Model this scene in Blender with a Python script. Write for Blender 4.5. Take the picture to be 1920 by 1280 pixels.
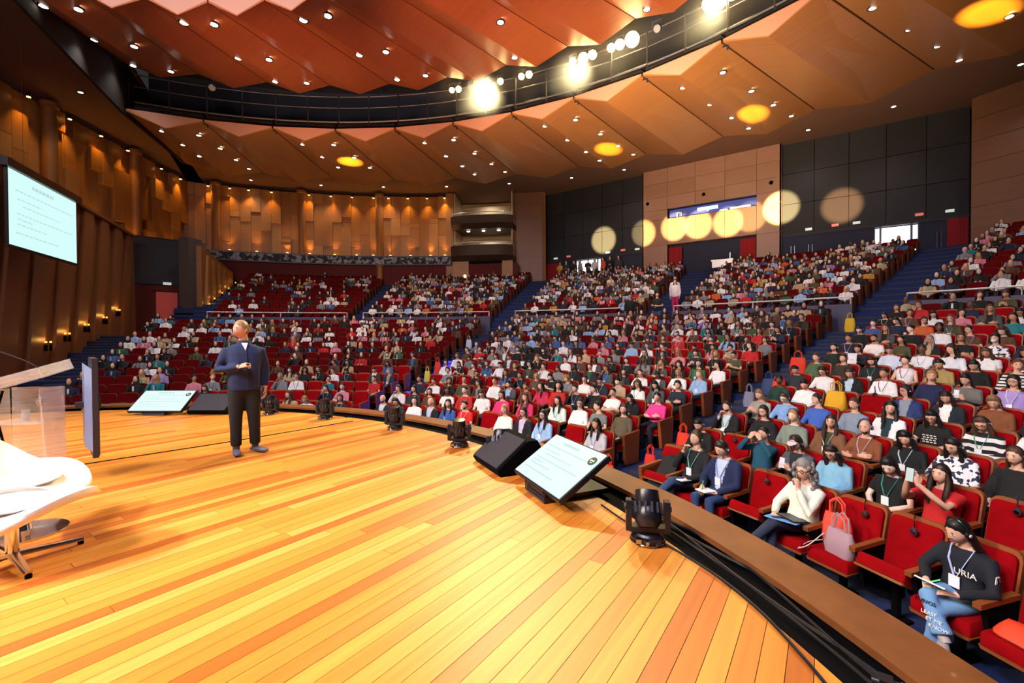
import bpy, bmesh, math, random
import numpy as np
from mathutils import Vector, Matrix, Euler, Quaternion
random.seed(7); rng=np.random.default_rng(7)
for o in list(bpy.data.objects): bpy.data.objects.remove(o)
SC=bpy.context.scene; COL=SC.collection
R_=math.radians; sin,cos,pi=math.sin,math.cos,math.pi
# ------------------------------------------------------------------ camera, world, exposure
FPX=843.0; PIT=.013; ROLL=.004; AXIS=.611; CAMP=(6.83,3.56,1.55)
cam=bpy.data.cameras.new('camera'); camo=bpy.data.objects.new('camera',cam); COL.objects.link(camo)
cam.sensor_width=36; cam.lens=FPX/1920*36; cam.clip_start=.05; cam.clip_end=300
camo.rotation_mode='QUATERNION'
camo.rotation_quaternion=(Matrix.Rotation(AXIS,3,'Z')@Matrix.Rotation(pi/2-PIT,3,'X')@Matrix.Rotation(-ROLL,3,'Z')).to_quaternion()
camo.location=CAMP; SC.camera=camo
SC.view_settings.view_transform='Standard'; SC.view_settings.look='None'; SC.view_settings.gamma=1
SC.view_settings.exposure=0.0; SC.view_settings.use_curve_mapping=False
W=bpy.data.worlds.new('world'); SC.world=W; W.use_nodes=True
W.node_tree.nodes['Background'].inputs[0].default_value=(.9,.8,.85,1); W.node_tree.nodes['Background'].inputs[1].default_value=.03
def project(p):
    d=camo.matrix_basis.inverted()@Vector(p); z=-d.z
    return (960+FPX*d.x/z,640-FPX*d.y/z,z) if z>.1 else (1e6,1e6,z)
def in_view(p,mx=90,my=60):
    x,y,z=project(p); return z>.3 and -mx<x<1920+mx and -my<y<1280+my
def lamp(kind,name,loc,target,power,color,size=.3,angle=60,blend=.6,parent=None):
    l=bpy.data.lights.new(name,kind); l.energy=power; l.color=color
    if kind=='SPOT': l.spot_size=R_(angle); l.spot_blend=blend; l.shadow_soft_size=size
    elif kind=='AREA': l.shape='DISK'; l.size=size
    else: l.shadow_soft_size=size
    o=bpy.data.objects.new(name,l); COL.objects.link(o); o.location=loc
    if target is not None: o.rotation_mode='QUATERNION'; o.rotation_quaternion=(Vector(target)-Vector(loc)).to_track_quat('-Z','Y')
    if parent: o.parent=parent
    return o
def pol(r,a,z=0): return Vector((r*sin(R_(a)),r*cos(R_(a)),z))
# ---- lights of the room: warm key spots on the catwalk, stage-side wash on the audience, overhead whites, added fill on the canopies
for a,z in ((-16,12.9),(-4,12.9),(1.5,13),(10.5,12.8)):
    lamp('SPOT','catwalk_key_light',pol(20.6,a,z-.1),(1.5+a*.05,4.8,0),15500,(1,.80,.40),.12,50,.8)
lamp('SPOT','stage_side_light',(-4,-4,9),(2.5,5.2,0),7500,(1,.80,.45),.25,70,.8)
lamp('SPOT','stage_white_light',(-1.5,-2.5,7.5),(2.3,4.05,.2),5600,(1,.84,.97),.15,26,.9)
lamp('SPOT','stage_white_light',(1,-3,7),(3.6,4.1,0),4200,(1,.7,.8),.2,30,1)
lamp('AREA','audience_wash_light',(2,-1,10.2),(7,19,.5),1750,(1,.9,.96),3,60)
lamp('AREA','audience_wash_light',(7,1.5,9.8),(8,12.5,-.5),520,(.93,.86,1),2.2,60)
lamp('AREA','audience_wash_light',(-4,-1,10.2),(0,24,2),950,(1,.88,.9),3,60)
lamp('SPOT','added_ceiling_uplight',(-4,7,.6),(-16,21,11.6),6500,(1,.62,.38),.3,66,1)  # unseen uplights added at the stage edge to brighten the rear canopy
lamp('SPOT','added_ceiling_uplight',(0,8.4,.6),(-1,25,12),19000,(1,.72,.46),.3,58,1)
lamp('SPOT','added_ceiling_uplight',(4,7.3,.6),(4.5,25,11.8),22000,(1,.72,.45),.3,50,1)
lamp('SPOT','ceiling_red_light',(-5,5.5,.5),(-9,14,11.6),5200,(1,.40,.24),.3,48,1)
lamp('SPOT','ceiling_red_light',(1.5,7.6,.5),(-1.5,17,11.8),9500,(1,.46,.24),.3,48,1)
# ------------------------------------------------------------------ materials
def lin(c):
    if isinstance(c,str):
        c=c.lstrip('#'); c=[int(c[i:i+2],16)/255 for i in (0,2,4)]
        c=[x/12.92 if x<=.04045 else ((x+.055)/1.055)**2.4 for x in c]
    return (c[0],c[1],c[2],1.0)
def mat(name,col='#888888',rough=.6,metal=0,src=None,emit=0,spec=.5,trans=0,noise=None,bump=None,coat=0,sheen=0,alpha=1):
    """src: None fixed colour, 'obj' object colour, 'col' colour attribute. noise=(scale xyz, amount, detail)"""
    m=bpy.data.materials.new(name); m.use_nodes=True; nt=m.node_tree; N=nt.nodes; L=nt.links
    b=N['Principled BSDF']; b.inputs['Roughness'].default_value=rough; b.inputs['Metallic'].default_value=metal
    b.inputs['Specular IOR Level'].default_value=spec; b.inputs['Transmission Weight'].default_value=trans
    b.inputs['Coat Weight'].default_value=coat; b.inputs['Sheen Weight'].default_value=sheen; b.inputs['Alpha'].default_value=alpha
    out=None
    if src=='obj': n=N.new('ShaderNodeObjectInfo'); out=n.outputs['Color']
    elif src=='col': n=N.new('ShaderNodeVertexColor'); n.layer_name='Col'; out=n.outputs['Color']
    else: b.inputs['Base Color'].default_value=lin(col)
    if noise:
        sc,amt,det=noise
        tc=N.new('ShaderNodeTexCoord'); mp=N.new('ShaderNodeMapping'); mp.inputs['Scale'].default_value=sc
        L.new(tc.outputs['Object'],mp.inputs['Vector'])
        if src=='obj':
            oi=N.new('ShaderNodeObjectInfo'); mul=N.new('ShaderNodeMath'); mul.operation='MULTIPLY'; mul.inputs[1].default_value=37
            L.new(oi.outputs['Random'],mul.inputs[0]); cb=N.new('ShaderNodeCombineXYZ'); L.new(mul.outputs[0],cb.inputs[0]); L.new(mul.outputs[0],cb.inputs[1])
            L.new(cb.outputs[0],mp.inputs['Location'])
        nz=N.new('ShaderNodeTexNoise'); nz.inputs['Scale'].default_value=1; nz.inputs['Detail'].default_value=det
        L.new(mp.outputs[0],nz.inputs['Vector'])
        mr=N.new('ShaderNodeMapRange'); mr.inputs[1].default_value=.3; mr.inputs[2].default_value=.7; mr.inputs[3].default_value=1-amt; mr.inputs[4].default_value=1+amt*.6
        L.new(nz.outputs['Fac'],mr.inputs[0])
        vm=N.new('ShaderNodeVectorMath'); vm.operation='SCALE'
        if out: L.new(out,vm.inputs[0])
        else: vm.inputs[0].default_value=lin(col)[:3]
        L.new(mr.outputs[0],vm.inputs['Scale']); out=vm.outputs[0]
        if bump:
            bp=N.new('ShaderNodeBump'); bp.inputs['Strength'].default_value=bump; bp.inputs['Distance'].default_value=.01
            L.new(nz.outputs['Fac'],bp.inputs['Height']); L.new(bp.outputs[0],b.inputs['Normal'])
    if out: L.new(out,b.inputs['Base Color'])
    if emit:
        b.inputs['Emission Strength'].default_value=emit
        if out: L.new(out,b.inputs['Emission Color'])
        else: b.inputs['Emission Color'].default_value=lin(col)
        m.cycles.emission_sampling='NONE' if emit>3 else 'AUTO'
    return m
M={}
M['plank']=mat('plank wood',src='obj',rough=.45,noise=((26,.9,9),.18,5))
M['plankc']=mat('plank wood far',src='col',rough=.45,noise=((26,.9,9),.18,5))
M['ledge']=mat('ledge wood','#744626',.35,noise=((5,5,5),.25,5),coat=.1)
M['black']=mat('black paint','#050507',.95,spec=.08)
M['blackgloss']=mat('black plastic','#14141c',.32)
M['grey']=mat('dark grey metal','#3a3a44',.4,.3)
M['chrome']=mat('chrome','#d8d8de',.12,1)
M['white']=mat('white moulded plastic','#f0ece8',.35)
M['carpet']=mat('blue carpet','#16295c',.95,noise=((30,30,30),.25,3),bump=.2)
M['nosing']=mat('dark step nosing','#2b2c36',.7)
M['velvet']=mat('red velvet','#8c040c',.95,noise=((9,9,9),.12,3),spec=.08)
M['velvetc']=mat('red velvet far','#8c0a12',.8)
M['seatwood']=mat('seat wood','#8a4a22',.4,noise=((3,3,14),.2,4))
M['seatwoodc']=mat('seat wood far','#7c4420',.45)
M['wallwood']=mat('wall panel wood',src='obj',rough=.45,noise=((1.2,1.2,14),.10,4))
M['ceilwood']=mat('canopy wood',src='obj',rough=.42,noise=((.5,9,.5),.10,4),spec=.35)
M['fascia']=mat('canopy fascia board','#c08c76',.5)
M['ceil']=mat('brown ceiling plaster','#70503e',.8)
M['void']=mat('black backing','#1a1c24',.8)
M['darkpanel']=mat('dark acoustic panel',src='obj',rough=.7)
M['redwall']=mat('dark red wall','#5a1416',.8)
M['redcurtain']=mat('red curtain','#8c1018',.9,noise=((20,20,.5),.3,2))
M['bluewall']=mat('dark blue wall','#23263c',.8)
M['rail']=mat('white rail','#d6d2d0',.3,.2)
M['steel']=mat('grey steel','#5c5e66',.35,.8)
M['lens']=mat('lamp lens','#fff6e8',.3,emit=14)
M['lenswarm']=mat('warm lamp lens','#ffd08a',.3,emit=40)
M['lensamber']=mat('amber lamp lens','#ffb45a',.3,emit=12)

def emat(n,c,s):
    m=mat(n,'#101414',.5); b=m.node_tree.nodes['Principled BSDF']; b.inputs['Emission Color'].default_value=lin(c); b.inputs['Emission Strength'].default_value=s; return m
M['screen2']=emat('monitor slide','#e4fffb',.97)
M['screen']=emat('projected slide','#d4fffb',1.0); M['print']=emat('grey slide print','#c2e4e2',.92)
M['daylight']=mat('bright daylight behind door','#f4f4ff',.5,emit=3)
M['blueglow']=mat('blue lit booth','#3a4690',.5,emit=.5)
M['bluestep']=mat('blue step light','#3a30ff',.5,emit=1.6)
M['exit']=mat('exit sign','#cfd8d0',.5,emit=.6)
M['exitred']=mat('red sign','#d87868',.5,emit=.5)
M['acrylic']=mat('clear acrylic','#f6f2f4',.06,alpha=.22)
M['glass']=mat('glass','#dfe6ee',.03,alpha=.25)
M['skin']=mat('skin',src='obj',rough=.55)
M['lips']=mat('lips','#9c4a46',.5)
M['eye']=mat('eye','#1c1412',.3)
M['cloth']=mat('cloth',src='obj',rough=.85,noise=((14,14,14),.10,3))
M['hair']=mat('hair',src='obj',rough=.5,noise=((60,60,5),.35,2))
M['crowd']=mat('crowd colours',src='col',rough=.8)
M['shoe']=mat('shoe leather',src='obj',rough=.4)
M['paper']=mat('paper','#e8e8f0',.7)
M['bagc']=mat('bag fabric',src='obj',rough=.7)
M['paint']=mat('coloured plastic',src='obj',rough=.5)
def pattern(name,kind,ca,cb,scale):
    m=bpy.data.materials.new(name); m.use_nodes=True; nt=m.node_tree; N=nt.nodes; L=nt.links
    tc=N.new('ShaderNodeTexCoord'); b=N['Principled BSDF']; b.inputs['Roughness'].default_value=.85
    if kind=='wave': t=N.new('ShaderNodeTexWave'); t.bands_direction='Z'; t.inputs['Scale'].default_value=scale; t.inputs['Distortion'].default_value=3.5; t.inputs['Detail'].default_value=1
    elif kind=='stripe': t=N.new('ShaderNodeTexWave'); t.bands_direction='Z'; t.inputs['Scale'].default_value=scale
    else: t=N.new('ShaderNodeTexNoise'); t.inputs['Scale'].default_value=scale; t.inputs['Detail'].default_value=1
    L.new(tc.outputs['Object'],t.inputs['Vector']); cr=N.new('ShaderNodeValToRGB'); cr.color_ramp.interpolation='CONSTANT'
    cr.color_ramp.elements[0].color=lin(ca); cr.color_ramp.elements[1].color=lin(cb); cr.color_ramp.elements[1].position=.52
    L.new(t.outputs[1 if kind=='wave' or kind=='stripe' else 0],cr.inputs[0]); L.new(cr.outputs[0],b.inputs['Base Color']); return m
M['zebra']=pattern('zebra knit','wave','#0d0d10','#e8e4e4',2.6)
M['floral']=pattern('floral print','noise','#e8e6ec','#2c3044',16)
M['stripe']=pattern('striped knit','stripe','#e8e6e0','#26262c',5)
M['photo']=pattern('frieze photograph','noise','#2a2a30','#8e8e98',3.4)
# ------------------------------------------------------------------ mesh helpers
class MB:
    def __init__(s): s.V=[]; s.F=[]; s.I=[]
    def add(s,V,F,m=0):
        b=len(s.V); s.V.extend([tuple(v) for v in V]); s.F.extend([tuple(i+b for i in f) for f in F]); s.I.extend([m]*len(F)); return s
    def box(s,c,d,m=0,X=None):
        V=[Vector((c[0]+d[0]*x/2,c[1]+d[1]*y/2,c[2]+d[2]*z/2)) for z in (-1,1) for y in (-1,1) for x in (-1,1)]
        if X is not None: V=[X@v for v in V]
        return s.add(V,[(0,2,3,1),(4,5,7,6),(0,1,5,4),(2,6,7,3),(0,4,6,2),(1,3,7,5)],m)
    def rings(s,rs,m=0,closed=True,caps=True):
        n=len(rs[0]); V=[p for r in rs for p in r]; F=[]
        for i in range(len(rs)-1):
            for j in range(n if closed else n-1):
                k=(j+1)%n; F.append((i*n+j,i*n+k,(i+1)*n+k,(i+1)*n+j))
        if caps: F.append(tuple(range(n-1,-1,-1))); F.append(tuple((len(rs)-1)*n+j for j in range(n)))
        return s.add(V,F,m)
    def tube(s,pts,rad,n=8,m=0,flat=1.0,up=None,caps=True):
        pts=[Vector(p) for p in pts]; rad=rad if hasattr(rad,'__len__') else [rad]*len(pts); rs=[]; u=None
        for i,p in enumerate(pts):
            t=(pts[min(i+1,len(pts)-1)]-pts[max(i-1,0)]).normalized()
            if u is None:
                u=Vector(up) if up else (Vector((0,0,1)) if abs(t.z)<.9 else Vector((0,1,0)))
            u=(u-t*u.dot(t)).normalized(); w=t.cross(u)
            rs.append([p+w*(rad[i]*cos(2*pi*j/n))+u*(rad[i]*flat*sin(2*pi*j/n)) for j in range(n)])
        return s.rings(rs,m,True,caps)
    def ell(s,c,r,m=0,n=8,k=6,X=None):
        V=[Vector((0,0,-r[2]))]+[Vector((r[0]*sin(pi*i/k)*cos(2*pi*j/n),r[1]*sin(pi*i/k)*sin(2*pi*j/n),-r[2]*cos(pi*i/k))) for i in range(1,k) for j in range(n)]+[Vector((0,0,r[2]))]
        V=[(X@v if X is not None else v)+Vector(c) for v in V]; F=[(0,1+(j+1)%n,1+j) for j in range(n)]
        for i in range(k-2):
            for j in range(n): a=1+i*n; F.append((a+j,a+(j+1)%n,a+n+(j+1)%n,a+n+j))
        e=len(V)-1; a=1+(k-2)*n; F+=[(a+j,a+(j+1)%n,e) for j in range(n)]
        return s.add(V,F,m)
    def lathe(s,prof,n=16,m=0,c=(0,0,0)):
        return s.rings([[(c[0]+r*cos(2*pi*j/n),c[1]+r*sin(2*pi*j/n),c[2]+z) for j in range(n)] for r,z in prof],m)
    def prism(s,poly,vec,m=0):
        n=len(poly); P=[Vector(p) for p in poly]; Q=[p+Vector(vec) for p in P]
        return s.rings([P,Q],m)
    def arc(s,r0,r1,z0,z1,a0,a1,n,m=0):
        rs=[]
        for i in range(n+1):
            a=a0+(a1-a0)*i/n; rs.append([pol(r0,a,z0),pol(r1,a,z0),pol(r1,a,z1),pol(r0,a,z1)])
        return s.rings(rs,m)
    def xf(s,X,start=0):
        for i in range(start,len(s.V)): s.V[i]=tuple(X@Vector(s.V[i]))
        return s
    def mesh(s,name,mats,smooth=True,sharp=40):
        me=bpy.data.meshes.new(name); me.from_pydata(s.V,[],s.F); me.validate()
        for m in (mats if isinstance(mats,(list,tuple)) else [mats]): me.materials.append(m)
        if len(s.I)==len(me.polygons): me.polygons.foreach_set('material_index',s.I)
        bm=bmesh.new(); bm.from_mesh(me); bmesh.ops.recalc_face_normals(bm,faces=bm.faces); bm.to_mesh(me); bm.free()
        if smooth:
            me.polygons.foreach_set('use_smooth',[True]*len(me.polygons)); me.set_sharp_from_angle(angle=R_(sharp))
        me.update(); return me
def link(name,data,parent=None,loc=None,rz=0,color=None,**pr):
    o=bpy.data.objects.new(name,data); COL.objects.link(o)
    if parent is not None: o.parent=parent
    if loc is not None: o.location=loc
    if rz: o.rotation_euler=(0,0,rz)
    if color is not None: o.color=lin(color)
    for k,v in pr.items(): o[k]=v
    return o
def empty(name,loc,rz=0,**pr):
    o=link(name,None,None,loc,rz,**pr); o.empty_display_size=.1; return o
def put(name,mb,mats,parent=None,smooth=True,sharp=40,**kw): return link(name,mb.mesh(name,mats,smooth,sharp),parent,**kw)
def clone(o,parent=None,name=None):
    c=o.copy(); COL.objects.link(c)
    if parent is not None: c.parent=parent
    return c
def text_mesh(s,size,mname,name,ext=.002):
    cu=bpy.data.curves.new(name,'FONT'); cu.body=s; cu.size=size; cu.extrude=ext; cu.align_x='CENTER'; cu.align_y='CENTER'; cu.resolution_u=3
    o=bpy.data.objects.new(name,cu); COL.objects.link(o); dg=bpy.context.evaluated_depsgraph_get(); dg.update()
    me=bpy.data.meshes.new_from_object(o.evaluated_get(dg)); bpy.data.objects.remove(o); me.materials.clear(); me.materials.append(M[mname]); return me
def remesh(mb,voxel,smooth=3):
    me=mb.mesh('tmp',[M['cloth']],False); o=bpy.data.objects.new('tmp',me); COL.objects.link(o)
    a=o.modifiers.new('r','REMESH'); a.mode='VOXEL'; a.voxel_size=voxel; a.use_smooth_shade=True
    b=o.modifiers.new('s','SMOOTH'); b.iterations=smooth; b.factor=.5
    dg=bpy.context.evaluated_depsgraph_get(); dg.update()
    r=bpy.data.meshes.new_from_object(o.evaluated_get(dg)); bpy.data.objects.remove(o); return r
ORDW='first second third fourth fifth sixth seventh eighth ninth tenth eleventh twelfth thirteenth fourteenth fifteenth'.split()
# ------------------------------------------------------------------ seating geometry
NL,NU=14,13
def zl(k): return -1.3+.195*k+.0016*k*k+.025*min(k,4)
def rl(k): return 12.0+.9*k
def zu(j): return 2.35+.295*j
def ru(j): return 25.8+.9*j
AL=[(-65.5,-61.3),(-20,-16.6),(17.4,20.8)]            # aisles through the lower tier
AU=[(-60.5,-56),(-39.2,-37.4),(-20.2,-17.0),(-1.6,2.1),(17.6,20.9)]   # aisles through the upper tier
# ------------------------------------------------------------------ stage floor with planks
SX,SR=.4,8.86
floor=put('floor',MB().lathe([(.01,-.6),(SR,-.6),(SR,-.036),(.01,-.036)],96,0,(SX,0,0)),M['black'],kind='structure',label='round thrust stage floor laid with orange wooden planks')
planks=[]; w=.108; x=SX-SR+.02
pal=['#c07a28','#c6802c','#c07626','#ca8834','#ba7024','#c27e2a','#b0621e','#ce9040','#be7826','#c68430','#a85818']
while x<SX+SR-.05:
    def ym(xx): return math.sqrt(max(SR*SR-(xx-SX)**2,.01))
    ytop=max(ym(x+.001),ym(x+w-.001)); y=max(-4.2,-ym(x)); y-=random.random()*1.5
    while y<ytop-.1:
        L=random.uniform(1.6,4.2); c=random.choice(pal)
        y1=min(y+L,99); a0,a1=min(y1,ym(x)),min(y1,ym(x+w))
        if min(a0,a1)>y+.05: planks.append((x,y,a0,a1,c))
        y+=L
    x+=w
def plank_mb(mb,p):
    x,y,a0,a1,c=p; g=.0016; t=-.0004-random.random()*.0008
    V=[(x+g,y+g,-.035),(x+w-g,y+g,-.035),(x+w-g,a1-g,-.035),(x+g,a0-g,-.035)]; V+=[(v[0],v[1],t) for v in V]
    return mb.add(V,[(3,2,1,0),(4,5,6,7),(0,1,5,4),(1,2,6,5),(2,3,7,6),(3,0,4,7)])
def pscore(p):
    best=1e9
    for f in (.05,.5,.95):
        q=(p[0]+w/2,p[1]+(p[2]-p[1])*f,0)
        if in_view(q,60,60): best=min(best,project(q)[2])
    return best
planks.sort(key=pscore); far=MB(); farc=[]
for i,p in enumerate(planks):
    if i<296: put('plank',plank_mb(MB(),p),M['plank'],floor,False,color=p[4])
    else: plank_mb(far,p); farc+= [lin(p[4])]*8
def colour_attr(me,cols):
    at=me.color_attributes.new('Col','FLOAT_COLOR','POINT'); at.data.foreach_set('color',np.array(cols,dtype=np.float32).ravel())
me=bpy.data.meshes.new('stage_planks'); me.from_pydata(far.V,[],far.F); me.materials.append(M['plankc']); colour_attr(me,farc)
link('stage_planks',me,floor,kind='stuff')
# stage kerb: black cable trough, then the wide wooden ledge
def oarc(mb,r0,r1,z0,z1,a0,a1,n,m=0):
    rs=[]
    for i in range(n+1):
        a=a0+(a1-a0)*i/n; rs.append([pol(r0,a,z0)+Vector((SX,0,0)),pol(r1,a,z0)+Vector((SX,0,0)),pol(r1,a,z1)+Vector((SX,0,0)),pol(r0,a,z1)+Vector((SX,0,0))])
    return mb.rings(rs,m)
trim=put('trim_1',oarc(oarc(MB(),SR,9.14,-.6,-.03,-80,72,90),9.14,9.43,-1.32,.03,-80,72,90),M['black'],None,False,kind='structure')
put('ledge_top',oarc(MB(),9.11,9.45,.02,.06,-80,72,110),M['ledge'],trim,True,30,label='worn brown wooden ledge top with scratches')
# ------------------------------------------------------------------ tiered auditorium floor
t=MB()
for k in range(NL):
    r0=9.3 if k==0 else rl(k)-.42; r1=(rl(k)+.48) if k<NL-1 else 25.2
    t.arc(r0,r1+.02,-2.2,zl(k),-68,58,64)
for j in range(NU): t.arc(ru(j)-.42,ru(j)+.5 if j<NU-1 else 41,-2.2,zu(j),-58.3 if j<3 else -60.6,46,64)
afloor=put('floor',t,M['carpet'],None,False,kind='structure',label='dark blue carpeted tiers of the auditorium')
def step(rc,z,a0,a1,d,h,lit=False):
    mb=MB(); mb.arc(rc-d,rc,z-h,z,a0,a1,5,0); mb.arc(rc-d-.012,rc-d+.05,z-(.09 if lit else .045),z+.006,a0,a1,5,1)
    put('step',mb,[M['carpet'],M['nosing'] if not lit else M['bluestep']],afloor,False)
for a0,a1 in AL:
    for k in range(1,NL):
        lit=(a0<-19 and a0>-21 and k<9)
        step(rl(k)-.42,(zl(k)+zl(k-1))/2,a0,a1,.42,(zl(k)-zl(k-1))/2+.01,lit)
        step(rl(k)-.36,zl(k)+.012,a0,a1,.062,.05,lit)
for a0,a1 in AU:
    for j in range(1,NU): step(ru(j)-.42,(zu(j)+zu(j-1))/2,a0,a1,.42,(zu(j)-zu(j-1))/2+.01)
    for q in range(3): step(25.38-.34*q+.34,zl(NL-1)+(zu(0)-zl(NL-1))*(3-q)/4,a0,a1,.36,.3)
# parapets with white rails in front of the upper tier
def tag(o,label,cat,group=None):
    o['label']=label; o['category']=cat
    if group: o['group']=group
    return o
ed=[-56]+[v for p in AU[1:] for v in p]+[45]
ed=[(ed[i],ed[i+1]) for i in range(0,len(ed),2)]
places=['far left block','left block','centre left block','centre right block','right block']
M['parapet']=mat('blue grey parapet','#4a4c66',.6)
for (a0,a1),pl in zip(ed,places):
    put('trim_2',MB().arc(25.02,25.2,zl(NL-1)-.1,zu(0)+.3,a0,a1,24),M['parapet'],None,False,kind='structure')
    r=tag(empty('guard_rail',pol(25.1,(a0+a1)/2,0)),'white tubular guard rail along the front of the upper '+pl,'railing','guard rails of the upper tier')
    o=Vector(r.location); zt=zu(0)+.56
    pts=[pol(25.1,a0+.15,zu(0)+.3)-o]+[pol(25.1,a0+.15+(a1-a0-.3)*i/20,zt)-o for i in range(21)]+[pol(25.1,a1-.15,zu(0)+.3)-o]
    put('top_rail',MB().tube(pts,.028,6),M['rail'],r)
    n=max(2,int((a1-a0)/6))
    for i in range(1,n): a=a0+(a1-a0)*i/n; put('post',MB().tube([pol(25.1,a,zu(0)+.3)-o,pol(25.1,a,zt)-o],.018,6),M['rail'],r)
# ------------------------------------------------------------------ walls
WOODS=['#a8743c','#a06c36','#b07c44','#98642e','#a87038']
def wood_wall(name,pt,s0,s1,z0,z1,curve,wd=.74,prouds=(.02,.08,.16)):
    """pt(s)->(x,y); panels in columns with staggered joints, every panel an object"""
    bk=MB(); n=curve; rs=[]
    def nrm(s): d=(Vector(pt(s+.01))-Vector(pt(s-.01))).normalized(); v=Vector((d.y,-d.x,0)); return v if v.dot(-Vector((*pt(s),0)))>0 else -v
    for i in range(n+1):
        s=s0+(s1-s0)*i/n; p=Vector((*pt(s),0)); q=nrm(s)
        rs.append([p+Vector((0,0,z0)),p-q*.3+Vector((0,0,z0)),p-q*.3+Vector((0,0,z1)),p+Vector((0,0,z1))])
    bk.rings(rs); wl=put(name,bk,M['seatwood'],None,False,kind='structure')
    nc=max(1,round(abs(s1-s0)/wd)); H=z1-z0
    for c in range(nc):
        sa,sb=s0+(s1-s0)*c/nc,s0+(s1-s0)*(c+1)/nc; p,q=Vector((*pt(sa),0)),Vector((*pt(sb),0)); nn=nrm((sa+sb)/2)
        e=(q-p).normalized()*.008
        cuts=sorted(random.sample([.16,.25,.36,.48,.55,.64,.75,.84],random.choice((2,3,3)))); cuts=[0]+cuts+[1]
        for a,b in zip(cuts,cuts[1:]):
            pr=random.choice(prouds)+random.random()*.012; za,zb=z0+H*a+.008,z0+H*b-.008
            put('panel',MB().prism([p+e+Vector((0,0,za)),q-e+Vector((0,0,za)),q-e+Vector((0,0,zb)),p+e+Vector((0,0,zb))],nn*pr),M['wallwood'],wl,False,color=random.choice(WOODS))
    return wl
RW=36.2; K=RW*pi/180
bays=[(-58.6,-49.7),(-49.3,-40.2),(-39.8,-31.2)]
for b in bays: wl=wood_wall('wall_left',lambda s:(RW*sin(s/K*pi/180*pi/180*180/pi),RW*cos(s/K*pi/180*pi/180*180/pi)) if False else (RW*sin(s/RW),RW*cos(s/RW)),R_(b[0])*RW,R_(b[1])*RW,8.0,13.0,12)
P0,P1=Vector((-31.95,16.9)),Vector((-19.2,1.9)); LD=(P1-P0).length
Pq=Vector((-31.0,18.75)); LQ=(Pq-P0).length
wood_wall('wall_left',lambda s:tuple(P0+(Pq-P0)*(s/LQ)),0,LQ,7.0,13.0,2)
for a,b in ((0,.26),(.27,.55),(.56,.8),(.81,1)):
    wood_wall('wall_left',lambda s:tuple(P0+(P1-P0)*(s/LD)),a*LD,b*LD,6.9,13.0,2,.8,(.02,.14,.3))
def column(p,z0,z1,r,label):
    c=put('column',MB().lathe([(r,z0),(r,z1-.25),(r*1.25,z1-.2),(r*1.25,z1)],18,0,(p.x,p.y,0)),M['wallwood'],None,color='#94602e'); tag(c,label,'column','round wooden columns of the panelled wall'); return c
for a,l in ((-58.9,'round wooden column left of the curved panelled wall'),(-49.5,'second round wooden column of the curved panelled wall'),(-40,'third round wooden column of the curved panelled wall')): column(pol(RW-.25,a),8.0,13.1,.3,l)
for f,l in ((.265,'round wooden column behind the right edge of the hanging screen'),(.555,'round wooden column above the left part of the hanging screen'),(.805,'round wooden column at the far left wall')):
    p=P0.lerp(P1,f); column(Vector((p.x+.25,p.y+.2,0)),6.9,13.1,.3,l)
column(pol(35.95,-40),4.6,7.4,.28,'short wooden column under the photo frieze'); 
# wall washers: a small lamp above, a small lamp below
upper=[pol(RW-.42,a,12.75) for a in (-59.6,-57.4,-55.4,-52.9,-48.6,-46,-43.4,-40.7,-38.8,-36.3,-33.8,-31.5)]+[Vector((*(P0.lerp(P1,f)),12.75))+Vector((.4,.34,0)) for f in (.06,.16,.31,.41,.51,.62,.74)]
lower=[pol(RW-.36,a,8.12) for a in (-57.5,-54.6,-51.2,-48.6,-45.6,-42.9,-40.8,-38.6,-36,-33.4,-31.5)]+[Vector((*(P0.lerp(P1,f)),7.02))+Vector((.34,.29,0)) for f in (.1,.2,.3,.42,.52)]
bod=MB().lathe([(.05,0),(.07,.02),(.07,.16),(.05,.2)],10).mesh('washer_body',M['blackgloss']); len_=MB().lathe([(.001,0),(.06,0),(.06,-.02),(.001,-.025)],10).mesh('washer_lens',M['lensamber'])
for up,lst in ((1,upper),(0,lower)):
    for i,p in enumerate(lst):
        r=empty('wall_washer',p); side='curved' if i<(12 if up else 11) else 'straight'; n=i if side=='curved' else i-(12 if up else 11)
        tag(r,'amber wall washer %s the %s panelled wall, %s from %s'%('above' if up else 'at the foot of',side,ORDW[n],'the left' if side=='curved' else 'the corner column'),'lamp','amber wall washers')
        b=link('body',bod,r); l=link('lens',len_,r); l.scale=(1.3,1.3,1)
        if not up: b.rotation_euler=(pi,0,0); l.rotation_euler=(pi,0,0)
        lamp('SPOT','washer_light',(0,0,-.04 if up else .04),(0,0,-1 if up else 1),260 if up else 110,(1,.47,.06),.04,78,1,r)
# photo frieze and red wall below it
fz=tag(empty('photo_frieze',pol(35.8,-46,7.7)),'long dark frieze of small grey photographs below the panelled wall','frieze'); o=Vector(fz.location)
fm=MB().arc(35.6,36.0,7.3,8.02,-60.5,-30.6,40); fm.xf(Matrix.Translation(-o)); put('board',fm,M['grey'],fz,False)
for i in range(36):
    a=-60+i*.815; mm=MB().arc(35.56,35.6,7.38,7.94,a,a+.74,2).xf(Matrix.Translation(-o)); put('photograph',mm,M['photo'],fz,False)
put('wall_left',MB().arc(36.05,36.3,3.5,7.4,-62,-22,40),M['redwall'],None,False,kind='structure')
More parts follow.
